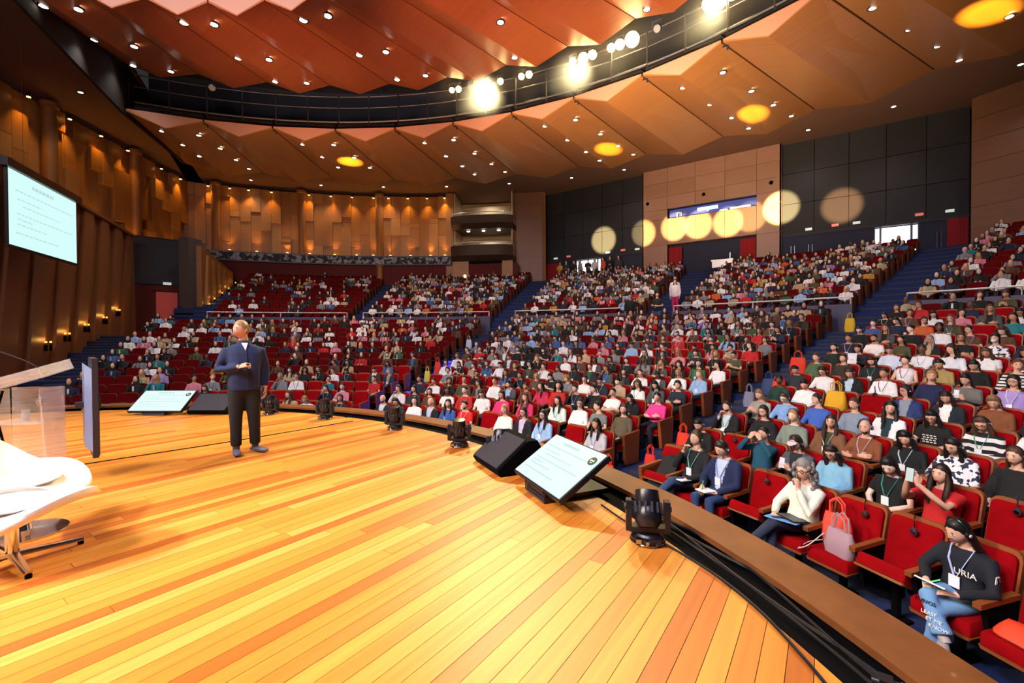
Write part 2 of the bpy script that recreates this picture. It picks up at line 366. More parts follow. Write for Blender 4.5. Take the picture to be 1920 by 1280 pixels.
# lower left wall with slanted fins
A,B=Vector((-9.5,2.78)),Vector((-25.3,12.0)); d=(B-A).normalized(); nn=Vector((d.y,-d.x)); nn=nn if nn.dot(-A)>0 else -nn; LL=(B-A).length
def wp(s,z,off=0): v=A+d*s+nn*off; return Vector((v.x,v.y,z))
lw=put('wall_left',MB().prism([wp(0,-1.3),wp(LL,-1.3),wp(LL,7.2),wp(0,7.2)],Vector((-nn.x*.3,-nn.y*.3,0))),M['wallwood'],None,False,color='#7a4a24',kind='structure')
s=-1.5
while s<LL-.5:
    a,b=max(s,0.02),s+.95; sh=1.5
    if b>.3: put('fin',MB().prism([wp(max(a,.02),-1.2),wp(max(b,.1),-1.2),wp(min(b+sh,LL),7.2),wp(min(a+sh,LL-.1),7.2)],Vector((nn.x*.16,nn.y*.16,0))),M['wallwood'],lw,False,color='#7e4c26')
    s+=1.75
put('cap',MB().prism([wp(0,7.2,-.3),wp(LL,7.2,-.3),wp(LL,7.2,.25),wp(0,7.2,.25)],Vector((0,0,.12))),M['wallwood'],lw,False,color='#7a4a22')
# vestibule: dark panel wall with red lower part and door
V0,V1=Vector((-27.0,11.6)),Vector((-26.2,15.6)); vd=(V1-V0).normalized(); vn=Vector((vd.y,-vd.x)); vn=vn if vn.dot(-V0)>0 else -vn
def vp(s,z,off=0): v=V0+vd*s+vn*off; return Vector((v.x,v.y,z))
VL=(V1-V0).length
vw=put('wall_left',MB().prism([vp(-.2,1),vp(VL+.3,1),vp(VL+.3,7.6),vp(-.2,7.6)],Vector((-vn.x*.3,-vn.y*.3,0))),M['void'],None,False,kind='structure')
put('upper_panel',MB().prism([vp(0,4.75),vp(VL,4.75),vp(VL,7.5),vp(0,7.5)],Vector((vn.x*.08,vn.y*.08,0))),M['darkpanel'],vw,False,color='#2c2b36')
put('lower_panel',MB().prism([vp(0,1.5),vp(VL,1.5),vp(VL,4.7),vp(0,4.7)],Vector((vn.x*.05,vn.y*.05,0))),M['redwall'],vw,False,color='#3a1218')
dr=put('door_1',MB().prism([vp(2.0,1.7,.06),vp(3.05,1.7,.06),vp(3.05,4.3,.06),vp(2.0,4.3,.06)],Vector((vn.x*.06,vn.y*.06,0))),mat('red door','#b04038',.5,emit=.22),None,False,kind='structure')  # door is no lamp: its lit look is a faint glow in the material
put('lintel',MB().prism([vp(1.9,4.36,.06),vp(3.1,4.36,.06),vp(3.1,4.5,.06),vp(1.9,4.5,.06)],Vector((vn.x*.1,vn.y*.1,0))),M['redwall'],dr,False)
tag(put('exit_sign',MB().prism([vp(2.35,4.75,.1),vp(2.75,4.75,.1),vp(2.75,4.9,.1),vp(2.35,4.9,.1)],Vector((vn.x*.06,vn.y*.06,0))),M['exit'],None,False),'small pale exit sign above the red side door','sign','exit signs')
put('column',MB().prism([(-24.9,14.2,1),(-24.3,14.5,1),(-24.3,14.5,7.5),(-24.9,14.2,7.5)],Vector((-.5,.9,0))),M['darkpanel'],None,False,color='#4a403e',label='square grey pillar beside the red side door',category='column')
# upper right lower wall, fins again
A2,B2=Vector((-24.4,15.2)),Vector((-28.9,18.9)); d2=(B2-A2).normalized(); n2=Vector((d2.y,-d2.x)); n2=n2 if n2.dot(-A2)>0 else -n2; L2=(B2-A2).length
def w2(s,z,off=0): v=A2+d2*s+n2*off; return Vector((v.x,v.y,z))
l2=put('wall_left',MB().prism([w2(0,1.5),w2(L2,1.5),w2(L2,6.25),w2(0,7.1)],Vector((-n2.x*.3,-n2.y*.3,0))),M['wallwood'],None,False,color='#8c5828',kind='structure')
for i in range(5):
    s=.7+i*.95; put('fin',MB().prism([w2(s-.45,2),w2(s+.0,2),w2(s+.5,6.55-.13*i),w2(s+.05,6.65-.13*i)],Vector((n2.x*.14,n2.y*.14,0))),M['wallwood'],l2,False,color='#a06830')
# twin sconces stepping up the left aisle
sb=MB().box((0,0,0),(.1,.08,.24)).mesh('sconce_body',M['black']); sl=MB().lathe([(.001,0),(.035,0),(.035,.06),(.001,.06)],8).mesh('sconce_lens',mat('sconce lamp','#ffb040',.4,emit=2.5))
sc=[(rl(k)+.2,zl(k)) for k in (8,10,12,13)]
sp=[wp(s,z,.2) for s,z in ((8.6,1.27),(8.95,1.27),(10.1,1.6),(10.45,1.6),(11.9,2.0),(12.25,2.0),(13.9,2.4),(14.25,2.4),(15.6,2.85),(15.95,2.85))]+[w2(s,z,.2) for s,z in ((.6,3.5),(1.5,3.9),(2.9,4.4),(4.2,4.85),(5.7,5.4))]
for i,p in enumerate(sp):
    r=tag(empty('wall_sconce',p),('small amber sconce on the %s fin wall, %s up the steps'%('lower left' if i<10 else 'upper left',ORDW[i if i<10 else i-10])),'lamp','amber sconces along the left steps')
    link('body',sb,r,(0,0,-.1)); link('lamp_tube',sl,r,(0,0,.08)); lamp('POINT','sconce_light',(nn.x*.12,nn.y*.12,.2),None,2.5,(1,.5,.1),.05,parent=r)
# ------------------------------------------------------------------ lodges (two stacked boxes)
la,lb=-30.4,-22.7
put('wall_left',MB().arc(36.0,36.5,4.5,13.2,-31.4,-30.4,2),M['wallwood'],None,False,color='#9a6a3e',kind='structure')
lo=put('wall_left',MB().arc(39.4,39.6,7.6,13.2,la,lb,8).prism([pol(36.2,la,7.6),pol(39.5,la,7.6),pol(39.5,la,13.2),pol(36.2,la,13.2)],pol(.1,60)).prism([pol(36.2,lb,7.6),pol(39.5,lb,7.6),pol(39.5,lb,13.2),pol(36.2,lb,13.2)],pol(.1,-110)),mat('cream lodge wall','#c8b088',.7),None,False,kind='structure')
for z0,z1,nm in ((7.6,8.75,'lower'),(10.15,11.1,'upper')):
    r=tag(empty('lodge_balcony',pol(36.2,(la+lb)/2,z0)),'dark brown %s lodge balcony with a white rail'%nm,'balcony','stacked lodges beside the panelled wall'); o=Vector(r.location); T=Matrix.Translation(-o)
    mb=MB(); rs=[]
    for i in range(11):
        a=la-.2+(lb-la+.4)*i/10; e=.55*(1-abs(i/5-1)**4)
        rs.append([pol(39.5,a,z0+.25),pol(35.9-e*.5,a,z0),pol(35.6-e,a,z0+.35),pol(35.5-e,a,z1),pol(35.7-e,a,z1),pol(35.8-e,a,z0+.4),pol(39.5,a,z0+.4)])
    mb.rings(rs).xf(T); put('front',mb,mat('lodge front','#3e2c1e',.6),r,True,30)
    rail=[pol(35.55-.55*(1-abs(i/5-1)**4),la+(lb-la)*i/10,z1+.22)-o for i in range(11)]
    rb=MB().tube(rail,.03,6)
    for i in (0,5,10): rb.tube([rail[i],rail[i]-Vector((0,0,.25))],.02,5)
    put('rail',rb,M['rail'],r)
    lamp('AREA','lodge_light',pol(38.3,(la+lb)/2,z1+1.1 if z0<9 else 12.9),pol(38.6,(la+lb)/2,z0),45,(1,.9,.85),1.6)
for i,a in enumerate((-28.4,-26.4,-24.4)):
    tag(put('lodge_downlight',MB().lathe([(.001,0),(.13,0),(.13,-.04),(.001,-.05)],12,0,tuple(pol(35.9,a,10.05))),M['lens'],None),'white downlight under the upper lodge, %s from the left'%ORDW[i],'lamp','lodge downlights')
tag(put('wall_lamp',MB().ell(tuple(pol(35.9,-28.9,6.4)),(.14,.14,.14)),mat('globe lamp','#ffe0b0',.4,emit=2)),'small round glowing wall lamp below the lodges','lamp')
put('wall_left',MB().arc(35.9,36.2,4.2,7.6,-30.4,-28.4,3).arc(35.9,36.2,4.2,7.6,-24,-22.6,3),M['wallwood'],None,False,color='#a87848',kind='structure')
# ------------------------------------------------------------------ back wall
def wallbox(name,x0,x1,y,z0,z1,m,parent=None,th=.3,**kw): return put(name,MB().box(((x0+x1)/2,y+th/2,(z0+z1)/2),(x1-x0,th,z1-z0)),m,parent,False,**kw)
YB=36.3
for i,(a,b) in enumerate((((-14.6,34.1),(-12.3,35.35)),((12.75,35.4),(17.4,32.6)))):
    pw=put('wall_back',MB().prism([(a[0],a[1],4.5),(b[0],b[1],4.5),(b[0],b[1],13.3),(a[0],a[1],13.3)],Vector((.1,.3,0))),M['wallwood'],None,False,color='#a8744c',kind='structure')
    for z in range(8):
        za=4.6+z*1.09; e=(Vector(b)-Vector(a))
        put('panel',MB().prism([(a[0],a[1],za),(b[0],b[1],za),(b[0],b[1],za+1.07),(a[0],a[1],za+1.07)],Vector((-.02,-.05,0))),M['wallwood'],pw,False,color=random.choice(['#80583f','#7a543c','#7e5640']))
wb=put('wall_back',MB().box((0,YB+.55,9),(33,.3,9)),M['void'],None,False,kind='structure')
for x0,x1,dx0,dx1 in ((-12.5,-4.2,-9.8,-7.6),(4.5,12.85,9.0,10.9)):
    n=5; wd=(x1-x0)/n
    for i in range(n):
        for zz in range(3):
            za=7.75+zz*1.86; wallbox('panel',x0+i*wd+.015,x0+(i+1)*wd-.015,YB,za,za+1.83,M['darkpanel'],wb,.2,color=random.choice(['#1b1b21','#19191f','#1e1e24']))
    wallbox('beam',x0,x1,YB-.05,7.6,7.74,M['darkpanel'],wb,.3,color='#26262e')
    for p,q in ((x0,dx0),(dx1,x1)): wallbox('lower_panel',p,q,YB,4.4,7.6,M['bluewall'],wb,.2)
    dl=wallbox('door_2',dx0,dx1,YB+.3,4.6,7.55,M['daylight'],None,.05,kind='structure')
    for xx in (dx0,dx0+.28,dx1-.3,dx1): wallbox('frame_post',xx-.05,xx+.05,YB+.02,4.6,7.6,M['steel'],dl,.08)
for x0 in (5.0,5.9,11.6): tag(put('door_handle_bar',MB().tube([(x0,YB-.08,5.0),(x0,YB-.08,7.0)],.04,6).tube([(x0+.18,YB-.08,5.0),(x0+.18,YB-.08,7.0)],.04,6),M['steel']),'pair of vertical steel pull bars on the dark back doors near x %s'%{5.0:'the booth',5.9:'the bright opening',11.6:'the right panel'}[x0] .replace('near x ','') if False else {5.0:'pair of vertical steel pull bars right beside the control booth',5.9:'pair of vertical steel pull bars left of the bright right doorway',11.6:'pair of vertical steel pull bars right of the bright doorway'}[x0],'handle')
tag(wallbox('red_drape',-12.5,-11.3,YB-.1,4.4,7.5,M['redcurtain'],None,.1),'dark red drape at the left end of the back wall','curtain')
tag(wallbox('red_drape',12.0,12.8,YB-.1,4.4,7.6,M['redcurtain'],None,.1),'dark red drape at the right end of the back wall','curtain')
for i,(x,z,red) in enumerate(((-11.6,7.85,0),(-10.4,7.9,1),(-7.0,7.85,0),(-5.8,7.9,1),(-4.7,7.85,0),(5.9,7.85,0),(7.2,7.9,1),(8.2,7.9,0),(10.9,7.95,1),(12.1,7.95,0))):
    tag(wallbox('exit_sign',x-.17,x+.17,YB-.1,z,z+.14,M['exitred' if red else 'exit'],None,.06),'small %s sign on the dark back wall, %s from the left'%('red' if red else 'pale',['first','second','third','fourth','fifth','sixth','seventh','eighth','ninth','tenth'][i]),'sign','signs on the back wall')
# control booth
bx=[-4.2,-2.4,-.55,1.3,3.15,4.5]; bz=[4.4,6.3,7.9,9.72,10.42,11.3,12.3,13.3]
bt=put('wall_back',MB().box((-4.15,36.2,8.9),(.1,.7,9)).box((4.45,36.2,8.9),(.1,.7,9)).box((.15,36.2,7.95),(8.6,.6,.08)),M['wallwood'],None,False,color='#8a6652',kind='structure')
for i in range(5):
    for j in range(7):
        if 1<=i<=3 and (j in (0,1) or j==3): continue
        wallbox('panel',bx[i]+.008,bx[i+1]-.008,35.85,bz[j]+.008,bz[j+1]-.008,M['wallwood'],bt,.12,color=random.choice(['#926c58','#8e6854','#966e5c']))
bw=wallbox('window_1',-2.4,3.15,36.4,9.72,10.42,M['blueglow'],None,.05,kind='structure')
wallbox('window_frame',-2.4,3.15,35.86,9.68,9.73,M['steel'],bw,.1); wallbox('window_frame',-2.4,3.15,35.86,10.41,10.46,M['steel'],bw,.1)
tag(put('booth_monitor',MB().box((.2,36.1,10.1),(1.3,.06,.22)).box((.2,36.1,9.95),(.1,.05,.12)),mat('booth screens','#cfe4ff',.4,emit=1.5),None,False),'white glowing screens in the control booth window','monitor')
tag(put('booth_desk_lamp',MB().tube([(-1.8,36.1,9.73),(-1.8,36.1,10.1),(-1.5,36.1,10.1),(-1.5,36.1,9.85)],.04,5),M['rail']),'thin white lamp frame at the left of the booth window','lamp')
tag(put('booth_mixer',MB().box((2.2,36.1,9.82),(1.2,.1,.18)).box((1.2,36.1,9.8),(.5,.1,.1)),M['exit'],None,False),'row of pale equipment at the right of the booth window','equipment')
wallbox('wall_back',-2.4,3.15,36.4,4.4,7.9,M['bluewall'],None,.05,kind='structure')
tag(wallbox('red_curtain',-2.35,-1.45,36.0,4.4,7.7,M['redcurtain'],None,.12),'red curtain at the left side of the booth recess','curtain')
tag(wallbox('red_curtain',2.2,3.1,36.0,4.4,7.75,M['redcurtain'],None,.12),'red curtain at the right side of the booth recess','curtain')
tag(put('white_console',MB().box((1.3,35.2,6.35),(1.3,.5,.1)).box((1.3,35.2,6.1),(1.2,.4,.4)).box((1.75,35.1,6.6),(.05,.05,.4)),M['rail'],None,False),'pale console table standing in the booth recess','table')
for x,z,n in ((-3.8,11.0,'left'),(.0,11.0,'middle'),(3.95,11.0,'right')):
    tag(put('booth_port',MB().tube([(x,35.86,z),(x,35.82,z)],.12,12),M['black']),'small round black port on the booth wall, %s one'%n,'port','ports on the booth wall')
# ------------------------------------------------------------------ ceiling and folded canopies
put('ceiling',MB().arc(31.4,42,13.3,13.5,-62,46,60).arc(4,46,13.3,13.5,-100,-60.4,16),M['ceil'],None,False,kind='structure')
put('ceiling',MB().arc(23.6,23.8,11.76,14.9,-60.6,46,50).arc(10,24,14.7,14.9,-60.6,46,40).box((0,0,0),(0,0,0)),M['void'],None,False,kind='structure')  # black backdrop and lid added to stand for the dark void behind the slot
put('ceiling',MB().prism([pol(10.9,-60.65,10.2),pol(20.1,-60.65,11),pol(31.9,-60.65,12.9),pol(31.9,-60.65,13.4),pol(10.9,-60.65,13.4)],pol(.12,-150)),mat('dark canopy side','#20140f',.8),None,False,kind='structure')
A0,AS,NF=-60.6,8.0,13
def canopy(name,r0,zs0,zl0,r1,zs1,zl1,cols,label):
    hub=MB()
    for k in range(NF+1): hub.tube([pol(r0,A0+AS*k,zs0+.25),pol(r1,A0+AS*k,zs1+.25)],.05,4)
    c=put(name,hub,M['black'],None,False,kind='structure',label=label)
    for k in range(NF):
        for h in (0,1):
            a,b=A0+AS*(k+h*.5),A0+AS*(k+h*.5+.5); e=.09
            za0,zb0,za1,zb1=(zs0,zl0,zs1,zl1) if h==0 else (zl0,zs0,zl1,zs1)
            V=[pol(r0,a+(e if h==0 else 0),za0),pol(r0,b-(e if h else 0),zb0),pol(r1,b-(e*.6 if h else 0),zb1),pol(r1,a+(e*.6 if h==0 else 0),za1)]
            put('canopy_panel',MB().prism(V,Vector((0,0,.07))),M['ceilwood'],c,False,color=random.choice(cols))
        a,m_,b=A0+AS*k,A0+AS*(k+.5),A0+AS*(k+1)
        put('fascia_panel',MB().prism([pol(r0,a+.1,zs0+.06),pol(r0,m_,zl0+.03),pol(r0,b-.1,zs0+.06),pol(r0,b-.1,zs0+.1),pol(r0,a+.1,zs0+.1)],pol(.05,m_)),M['fascia'],c,False)
    return c
can_b=canopy('ceiling',20.1,11.12,10.62,31.9,12.95,12.45,['#a8703c','#ac743e','#a46c3a'],'rear folded wooden canopy')
can_f=canopy('ceiling',10.9,10.3,9.95,19.5,12.9,12.5,['#a85c34','#ac6036','#a25832'],'front folded wooden canopy lit red')
# catwalk in the slot between the canopies
cw=tag(empty('catwalk',pol(20.6,-10,11.2)),'dark curved lighting catwalk with rails between the two canopies','catwalk'); o=Vector(cw.location); T=Matrix.Translation(-o)
put('deck',MB().arc(20.35,20.45,11.15,11.5,-60,45,60).arc(20.45,21.0,11.44,11.5,-60,45,60).xf(T),M['void'],cw,False)
for z,r,m in ((12.9,.03,'steel'),(12.38,.025,'steel'),(11.72,.05,'steel'),(11.6,.03,'steel')):
    put('rail',MB().tube([pol(20.5,-60+i*1.75,z)-o for i in range(61)],r,6),M[m],cw)
pm=MB().tube([(0,0,0),(0,0,1.9)],.035,6).mesh('catwalk_post',M['steel'])
for k in range(27): link('post',pm,cw,pol(20.48,A0+4*k+.1,11.05)-o)
# recessed downlights in the folds
FD=[(11.97,-54.8),(12.95,-60),(15.72,-59.2),(15.28,-54.7),(19.04,-58.9),(18.63,-54.7),(11.93,-42.7),(11.86,-38.7),(15.09,-42.5),(15.11,-38.6),(18.09,-42.1),(18.37,-38.4),(11.51,-25),(11.82,-22.4),(14.56,-25.1),(15.05,-22.3),(17.81,-25.4),(18.29,-22.1),(15.18,-6.2),(18,-9.4),(18.6,5.8)]
BD=[(21.43,-58),(21.74,-54.4),(23.48,-57.2),(24.52,-53.9),(25.76,-56.8),(27.4,-53.7),(30.21,-53.5),(21.33,-42),(21.65,-38.3),(23.47,-41.2),(24.53,-37.9),(25.68,-40.7),(27.34,-37.6),(21.17,-25.6),(21.7,-22.2),(23.6,-24.9),(24.7,-21.9),(26.05,-24.5),(27.65,-21.6),(28.58,-24.4),(30.41,-21.3),(21.31,-9.6),(21.88,-6.3),(23.87,-9.1),(24.95,-5.9),(26.6,-8.8),(27.94,-5.8),(29.05,-8.6),(30.72,-5.5),(21.69,6),(21.93,9.6),(24.49,6.3),(25.04,9.7),(27.3,6.5),(27.98,9.8),(30.03,6.6),(30.87,9.9),(22.28,20.8),(25.24,21),(28.13,21.1),(30.99,21.1),(27.82,24.9)]
def zcan(r,a,kind):
    u=((a-A0)/AS)%1; w_=1-abs(2*u-1)
    if kind=='b': f=(r-20.1)/11.8; return (11.12+1.83*f)+(-.5)*w_
    f=(r-10.9)/8.6; return (10.3+2.6*f)+(-.35-.05*f)*w_
FL=[(-22.5,9.5),(-28.6,20.1),(-25.4,23.8),(-21.8,26.9),(-17.7,29.7),(-13.3,32),(-8.8,33.7),(-5,34.4),(5.9,34.6),(9.6,34),(13.7,32.5)]
dm=MB().lathe([(.001,-.012),(.105,-.012),(.105,.03),(.001,.03)],14).mesh('downlight_lens',M['lens']); rm=MB().rings([[(r*cos(2*pi*j/14),r*sin(2*pi*j/14),z) for j in range(14)] for r,z in ((.10,-.02),(.14,-.02),(.14,.03))],0,True,False).mesh('downlight_ring',M['steel'])
order=['first','second','third','fourth','fifth','sixth','seventh','eighth','ninth','tenth','eleventh','twelfth','thirteenth','fourteenth']
def fold(a): return order[max(0,min(13,int((a-A0)/AS)))]
seen={}
for kind,lst in (('f',FD),('b',BD),('x',FL)):
    for i,q in enumerate(lst):
        if kind=='x': p=Vector((q[0],q[1],13.29)); lab='round white downlight in the flat brown ceiling, %s from the left'%order[i]
        else:
            p=pol(q[0],q[1],zcan(q[0],q[1],kind)-.01); side='left' if ((q[1]-A0)/AS)%1<.5 else 'right'
            key=(kind,fold(q[1]),side); seen[key]=seen.get(key,0)+1
            lab='round white downlight in %s fold of %s canopy, %s half, %s from the stage'%(fold(q[1]),'front' if kind=='f' else 'rear',side,order[seen[key]-1])
        r=tag(empty('downlight',p),lab,'lamp','recessed ceiling downlights'); link('lens',dm,r); link('trim_ring',rm,r)
        if kind!='f' or i%2==0: lamp('SPOT','downlight_lamp',(0,0,-.06),(0,0,-1),210 if kind!='f' else 120,(1,.93,.86),.12,110,.8,r)
# catwalk spotlights, those at the right switched on
ON=[(-21.1,.8),(-20.2,.9),(-16.4,.9),(-14.5,.9),(-11.7,.9),(-10.7,1),(-5.1,1),(-3.8,1.4),(-2.7,1.2),(-.5,1.1),(.5,1.3),(1.9,1.9),(9.8,1.6),(10.7,2.2),(11.9,1.8)]
def spotlight(a,s,on,lab):
    p=pol(20.45,a,12.86); aim=(Vector((1.5,4,0))-p).normalized(); Q=aim.to_track_quat('-Z','Y').to_matrix().to_4x4()
    r=tag(empty('stage_spotlight',p),lab,'spotlight','spotlights on the catwalk')
    put('housing',MB().lathe([(.12,.0),(.14,.02),(.13,.3),(.06,.42),(.001,.42)],12).xf(Q),M['blackgloss'],r)
    put('lens',MB().lathe([(.001,-.04),(.10*s,-.03),(.145*s,0),(.001,.01)],14).xf(Q),M['lenswarm'] if on else M['glass'],r)
    put('yoke',MB().tube([(-.16,0,0),(-.16,0,.3),(.16,0,.3),(.16,0,0)],.015,5),M['steel'],r)
for i,(a,s) in enumerate(ON): spotlight(a,s,True,'glaring warm spotlight on the catwalk, %s from the left'%(order+['fifteenth'])[i])
spotlight(-51.9,1,False,'unlit round spotlight at the far left of the catwalk'); spotlight(-18.6,.8,False,'unlit black spotlight on the catwalk beside the first two glaring ones'); spotlight(4.6,.9,False,'unlit spotlight on the catwalk between the two brightest groups')

# thin stage haze hanging in front of the catwalk lamps
hm=bpy.data.materials.new('stage haze'); hm.use_nodes=True; nt=hm.node_tree; nt.nodes.remove(nt.nodes['Principled BSDF'])
vs=nt.nodes.new('ShaderNodeVolumeScatter'); vs.inputs['Density'].default_value=.03; vs.inputs['Anisotropy'].default_value=.55; nt.links.new(vs.outputs[0],nt.nodes['Material Output'].inputs['Volume'])
hz=put('haze',MB().arc(18.6,21.6,10.9,13.6,-24,26,24),hm,None,False,kind='stuff',label='thin warm haze around the lit catwalk lamps',category='haze')
# ------------------------------------------------------------------ things on the stage
def moving_head(p,face,tilt,lab,tgt,S=.74):
    """robotic spotlight: base, yoke, head"""
    r=tag(empty('moving_head_light',p,face),lab,'stage light','moving head lights along the stage edge'); r.scale=(S,S,S)
    b=MB().lathe([(.001,0),(.15,0),(.165,.02),(.165,.055),(.14,.075),(.12,.1),(.001,.1)],18).box((0,.0,.05),(.24,.3,.06))
    put('base',b,M['blackgloss'],r)
    put('base_trim',MB().tube([(.17*cos(t*pi/8),.17*sin(t*pi/8),.02) for t in range(17)],.008,5),M['chrome'],r)
    put('connector',MB().box((-.1,-.15,.06),(.05,.04,.04)).tube([(-.02,-.16,.06),(-.02,-.2,.06)],.018,8),M['chrome'],r)
    y=MB()
    for sx in (-1,1):
        y.prism([(sx*.16,-.07,.12),(sx*.16,.07,.12),(sx*.16,.075,.34),(sx*.16,.05,.42),(sx*.16,-.05,.42),(sx*.16,-.075,.34)],(sx*.055,0,0))
    y.box((0,0,.135),(.36,.13,.05)); put('yoke',y,M['blackgloss'],r,True,30)
    for sx in (-1,1): put('pan_cap',MB().tube([(sx*.215,0,.34),(sx*.232,0,.34)],.03,10),M['grey'],r)
    X=Matrix.Translation((0,0,.34))@Matrix.Rotation(tilt,4,'X')
    h=MB().lathe([(.03,-.19),(.09,-.185),(.125,-.14),(.135,-.08),(.13,.0),(.115,.02),(.125,.05),(.12,.14),(.115,.17),(.095,.175)],20).xf(X); hd=put('head',h,M['blackgloss'],r)
    fn=MB()
    for i in range(14):
        t=2*pi*i/14; fn.box((.137*cos(t),.137*sin(t),-.0),(.02,.012,.1),X=None)
    put('cooling_fins',fn.xf(X),M['grey'],hd,False)
    put('lens',MB().lathe([(.001,.172),(.09,.17),(.09,.16),(.001,.15)],18).xf(X),M['glass'],hd)
    if tgt is not None:
        q=Vector(p)+Vector((0,0,.26)); dvec=(Vector(tgt)-q).normalized()
        lamp('SPOT','moving_head_beam',q+dvec*.25,tgt,(260000 if -5<tgt[0]<4.4 else 700000),(1,.74,.3),.02,4.1,.5)
mh=[((-5.8,6.2,0),(-7.38,36,8.83),'small moving head light behind the left slide monitor'),((-2.3,8.15,0),(-4.16,35.8,8.9),'moving head light just right of the standing speaker'),((-.89,8.45,0),(-1.92,35.8,9.05),'second moving head light right of the standing speaker'),
 ((.95,8.55,0),(-.35,35.8,8.98),'third moving head light, in front of the blue shirted woman'),((2.6,8.3,0),(1.48,35.8,8.89),'moving head light left of the right floor loudspeaker'),((3.52,8.02,0),(2.79,35.8,9.04),'moving head light half hidden behind the right floor loudspeaker'),((5.73,6.9,0),(4.48,35.8,9.32),'large nearest moving head light beside the wooden ledge')]
tl=[.25,-.1,.1,.15,.2,-.55,-.45]
for (p,t,l),ti in zip(mh,tl): moving_head(p,math.atan2(-(CAMP[0]-p[0]),(CAMP[1]-p[1]))*0+random.uniform(.3,.9),ti,l,t)
for t,tz in (((7.5,36.3,9.07),3),):
    lamp('SPOT','moving_head_beam',(5.9,6.6,2.5),t,260000,(1,.5,.2),.02,4.3,.6)
for r,a in ((25.2,-38.9),(27.77,-6.9),(27.79,8.1),(26.45,24.5)):
    q=pol(r,a,zcan(r,a,'b')); hp=min(((-5.8,6.2,.9),(-.89,8.2,.9),(2.6,8.1,.9),(5.6,6.7,.9)),key=lambda h:(Vector(h)-q).length); lamp('SPOT','moving_head_beam',hp,q,420000,(1,.62,.06),.02,3.3,.8)
def slide(parent,w,h,m,logo,T,lines=9):
    put('slide',MB().prism([(-w/2,0,0),(w/2,0,0),(w/2,0,h),(-w/2,0,h)],(0,-.008,0)).xf(T),M[m],parent,False)
    pr=MB(); random.seed(3)
    rows=[(.12,.30,.62,.05),(.25,.08,.93,.018),(.36,.1,.42,.016),(.44,.17,.72,.016),(.56,.1,.92,.016),(.63,.1,.3,.016),(.70,.1,.5,.016),(.82,.08,.68,.018)]
    for y,x0,x1,t in rows:
        x=x0
        while x<x1:
            e=min(x1,x+random.uniform(.02,.06)); pr.box((-w/2+w*(x+e)/2,-.0105,h*(1-y)),(w*(e-x),.003,h*t)); x=e+.012
    put('slide_text',pr.xf(T),M['print'],parent,False,kind='stuff')
    if logo:
        c=MB(); c.rings([[(w*.42+h*.07*1.25*cos(2*pi*i/20),y,h*.8+h*.085*sin(2*pi*i/20)) for i in range(20)] for y in (-.0095,-.014)]); put('logo_disc',c.xf(T),mat('dark green logo','#12382c',.4),parent,False)
        b=MB().box((w*.42-h*.035,-.015,h*.805),(h*.022,.004,h*.032)).box((w*.42,-.015,h*.805),(h*.03,.004,h*.02)).box((w*.42+h*.035,-.015,h*.805),(h*.022,.004,h*.032)).box((w*.42,-.015,h*.765),(h*.05,.004,h*.008)); put('logo_letters',b.xf(T),M['white'],parent,False)
# hanging projection screen at the left
HS=2.26; c_=cos(AXIS); s_=sin(AXIS)
def cw2(X,Y): return Vector((CAMP[0]+X*c_-Y*s_,CAMP[1]+X*s_+Y*c_,0))
d1=13.3; S1=cw2(-1.117*d1,d1); S2=cw2(-.964*d1*1.277,d1*1.277); wS=(S2-S1).length; zc=1.55+(634-458)/FPX*d1
hs=tag(empty('projection_screen',(S1+S2)/2+Vector((0,0,zc))),'large hanging projection screen with a white text slide at left','screen')
hs.rotation_euler=(0,0,math.atan2((S2-S1).y,(S2-S1).x))
slide(hs,wS-.1,HS,'screen',False,Matrix.Identity(4))
put('frame',MB().box((0,.02,-.05),(wS,.05,.1)).box((-wS/2+.02,.02,HS/2),(.05,.05,HS)).box((wS/2-.01,.02,HS/2),(.05,.05,HS)).box((0,.06,HS/2),(wS,.02,HS)),M['blackgloss'],hs,False)
put('roller_case',MB().box((.05,.02,HS+.14),(wS+.35,.22,.26)),M['blackgloss'],hs,False)
put('hanger',MB().tube([(-wS*.3,0,HS+.25),(-wS*.3,0,HS+4.5)],.005,4).tube([(wS*.3,0,HS+.25),(wS*.3,0,HS+4.5)],.005,4),M['steel'],hs)
# two slide monitors lying tilted on the stage
def monitor(p,rz,tilt,w,h,z0,lab):
    r=tag(empty('slide_monitor',p,rz),lab,'monitor','slide monitors on the stage floor')
    T=Matrix.Translation((0,0,z0))@Matrix.Rotation(-tilt,4,'X')
    slide(r,w,h,'screen2',True,T@Matrix.Translation((0,-.002,0)))
    put('bezel',MB().box((0,.025,h/2),(w+.035,.05,h+.035)).xf(T),M['blackgloss'],r,False)
    put('stand',MB().box((-w*.02,.06,z0*.46),(w*.42,.1,z0*.92)).box((0,.55*h*sin(tilt),(z0+.4*h*cos(tilt))/2),(w*.3,.06,z0+.4*h*cos(tilt))).box((0,.35,.03),(w*.4,.7,.05)),M['blackgloss'],r,False)
    put('stand_frame',MB().tube([(-w*.22,-.005,.02),(w*.2,-.005,.02),(w*.2,-.005,z0*.9),(-w*.22,-.005,z0*.9),(-w*.22,-.005,.02)],.009,5),M['grey'],r)
def face_to(p,q): return math.atan2(q[0]-p[0],-(q[1]-p[1]))
monitor((4.55,7.195,0),R_(-32.1),R_(57),.94,.585,.14,'large tilted slide monitor with a green logo beside the wooden ledge')
monitor((-4.08,6.77,0),R_(33.6),R_(52),1.05,.55,.09,'tilted slide monitor near the left edge of the stage')
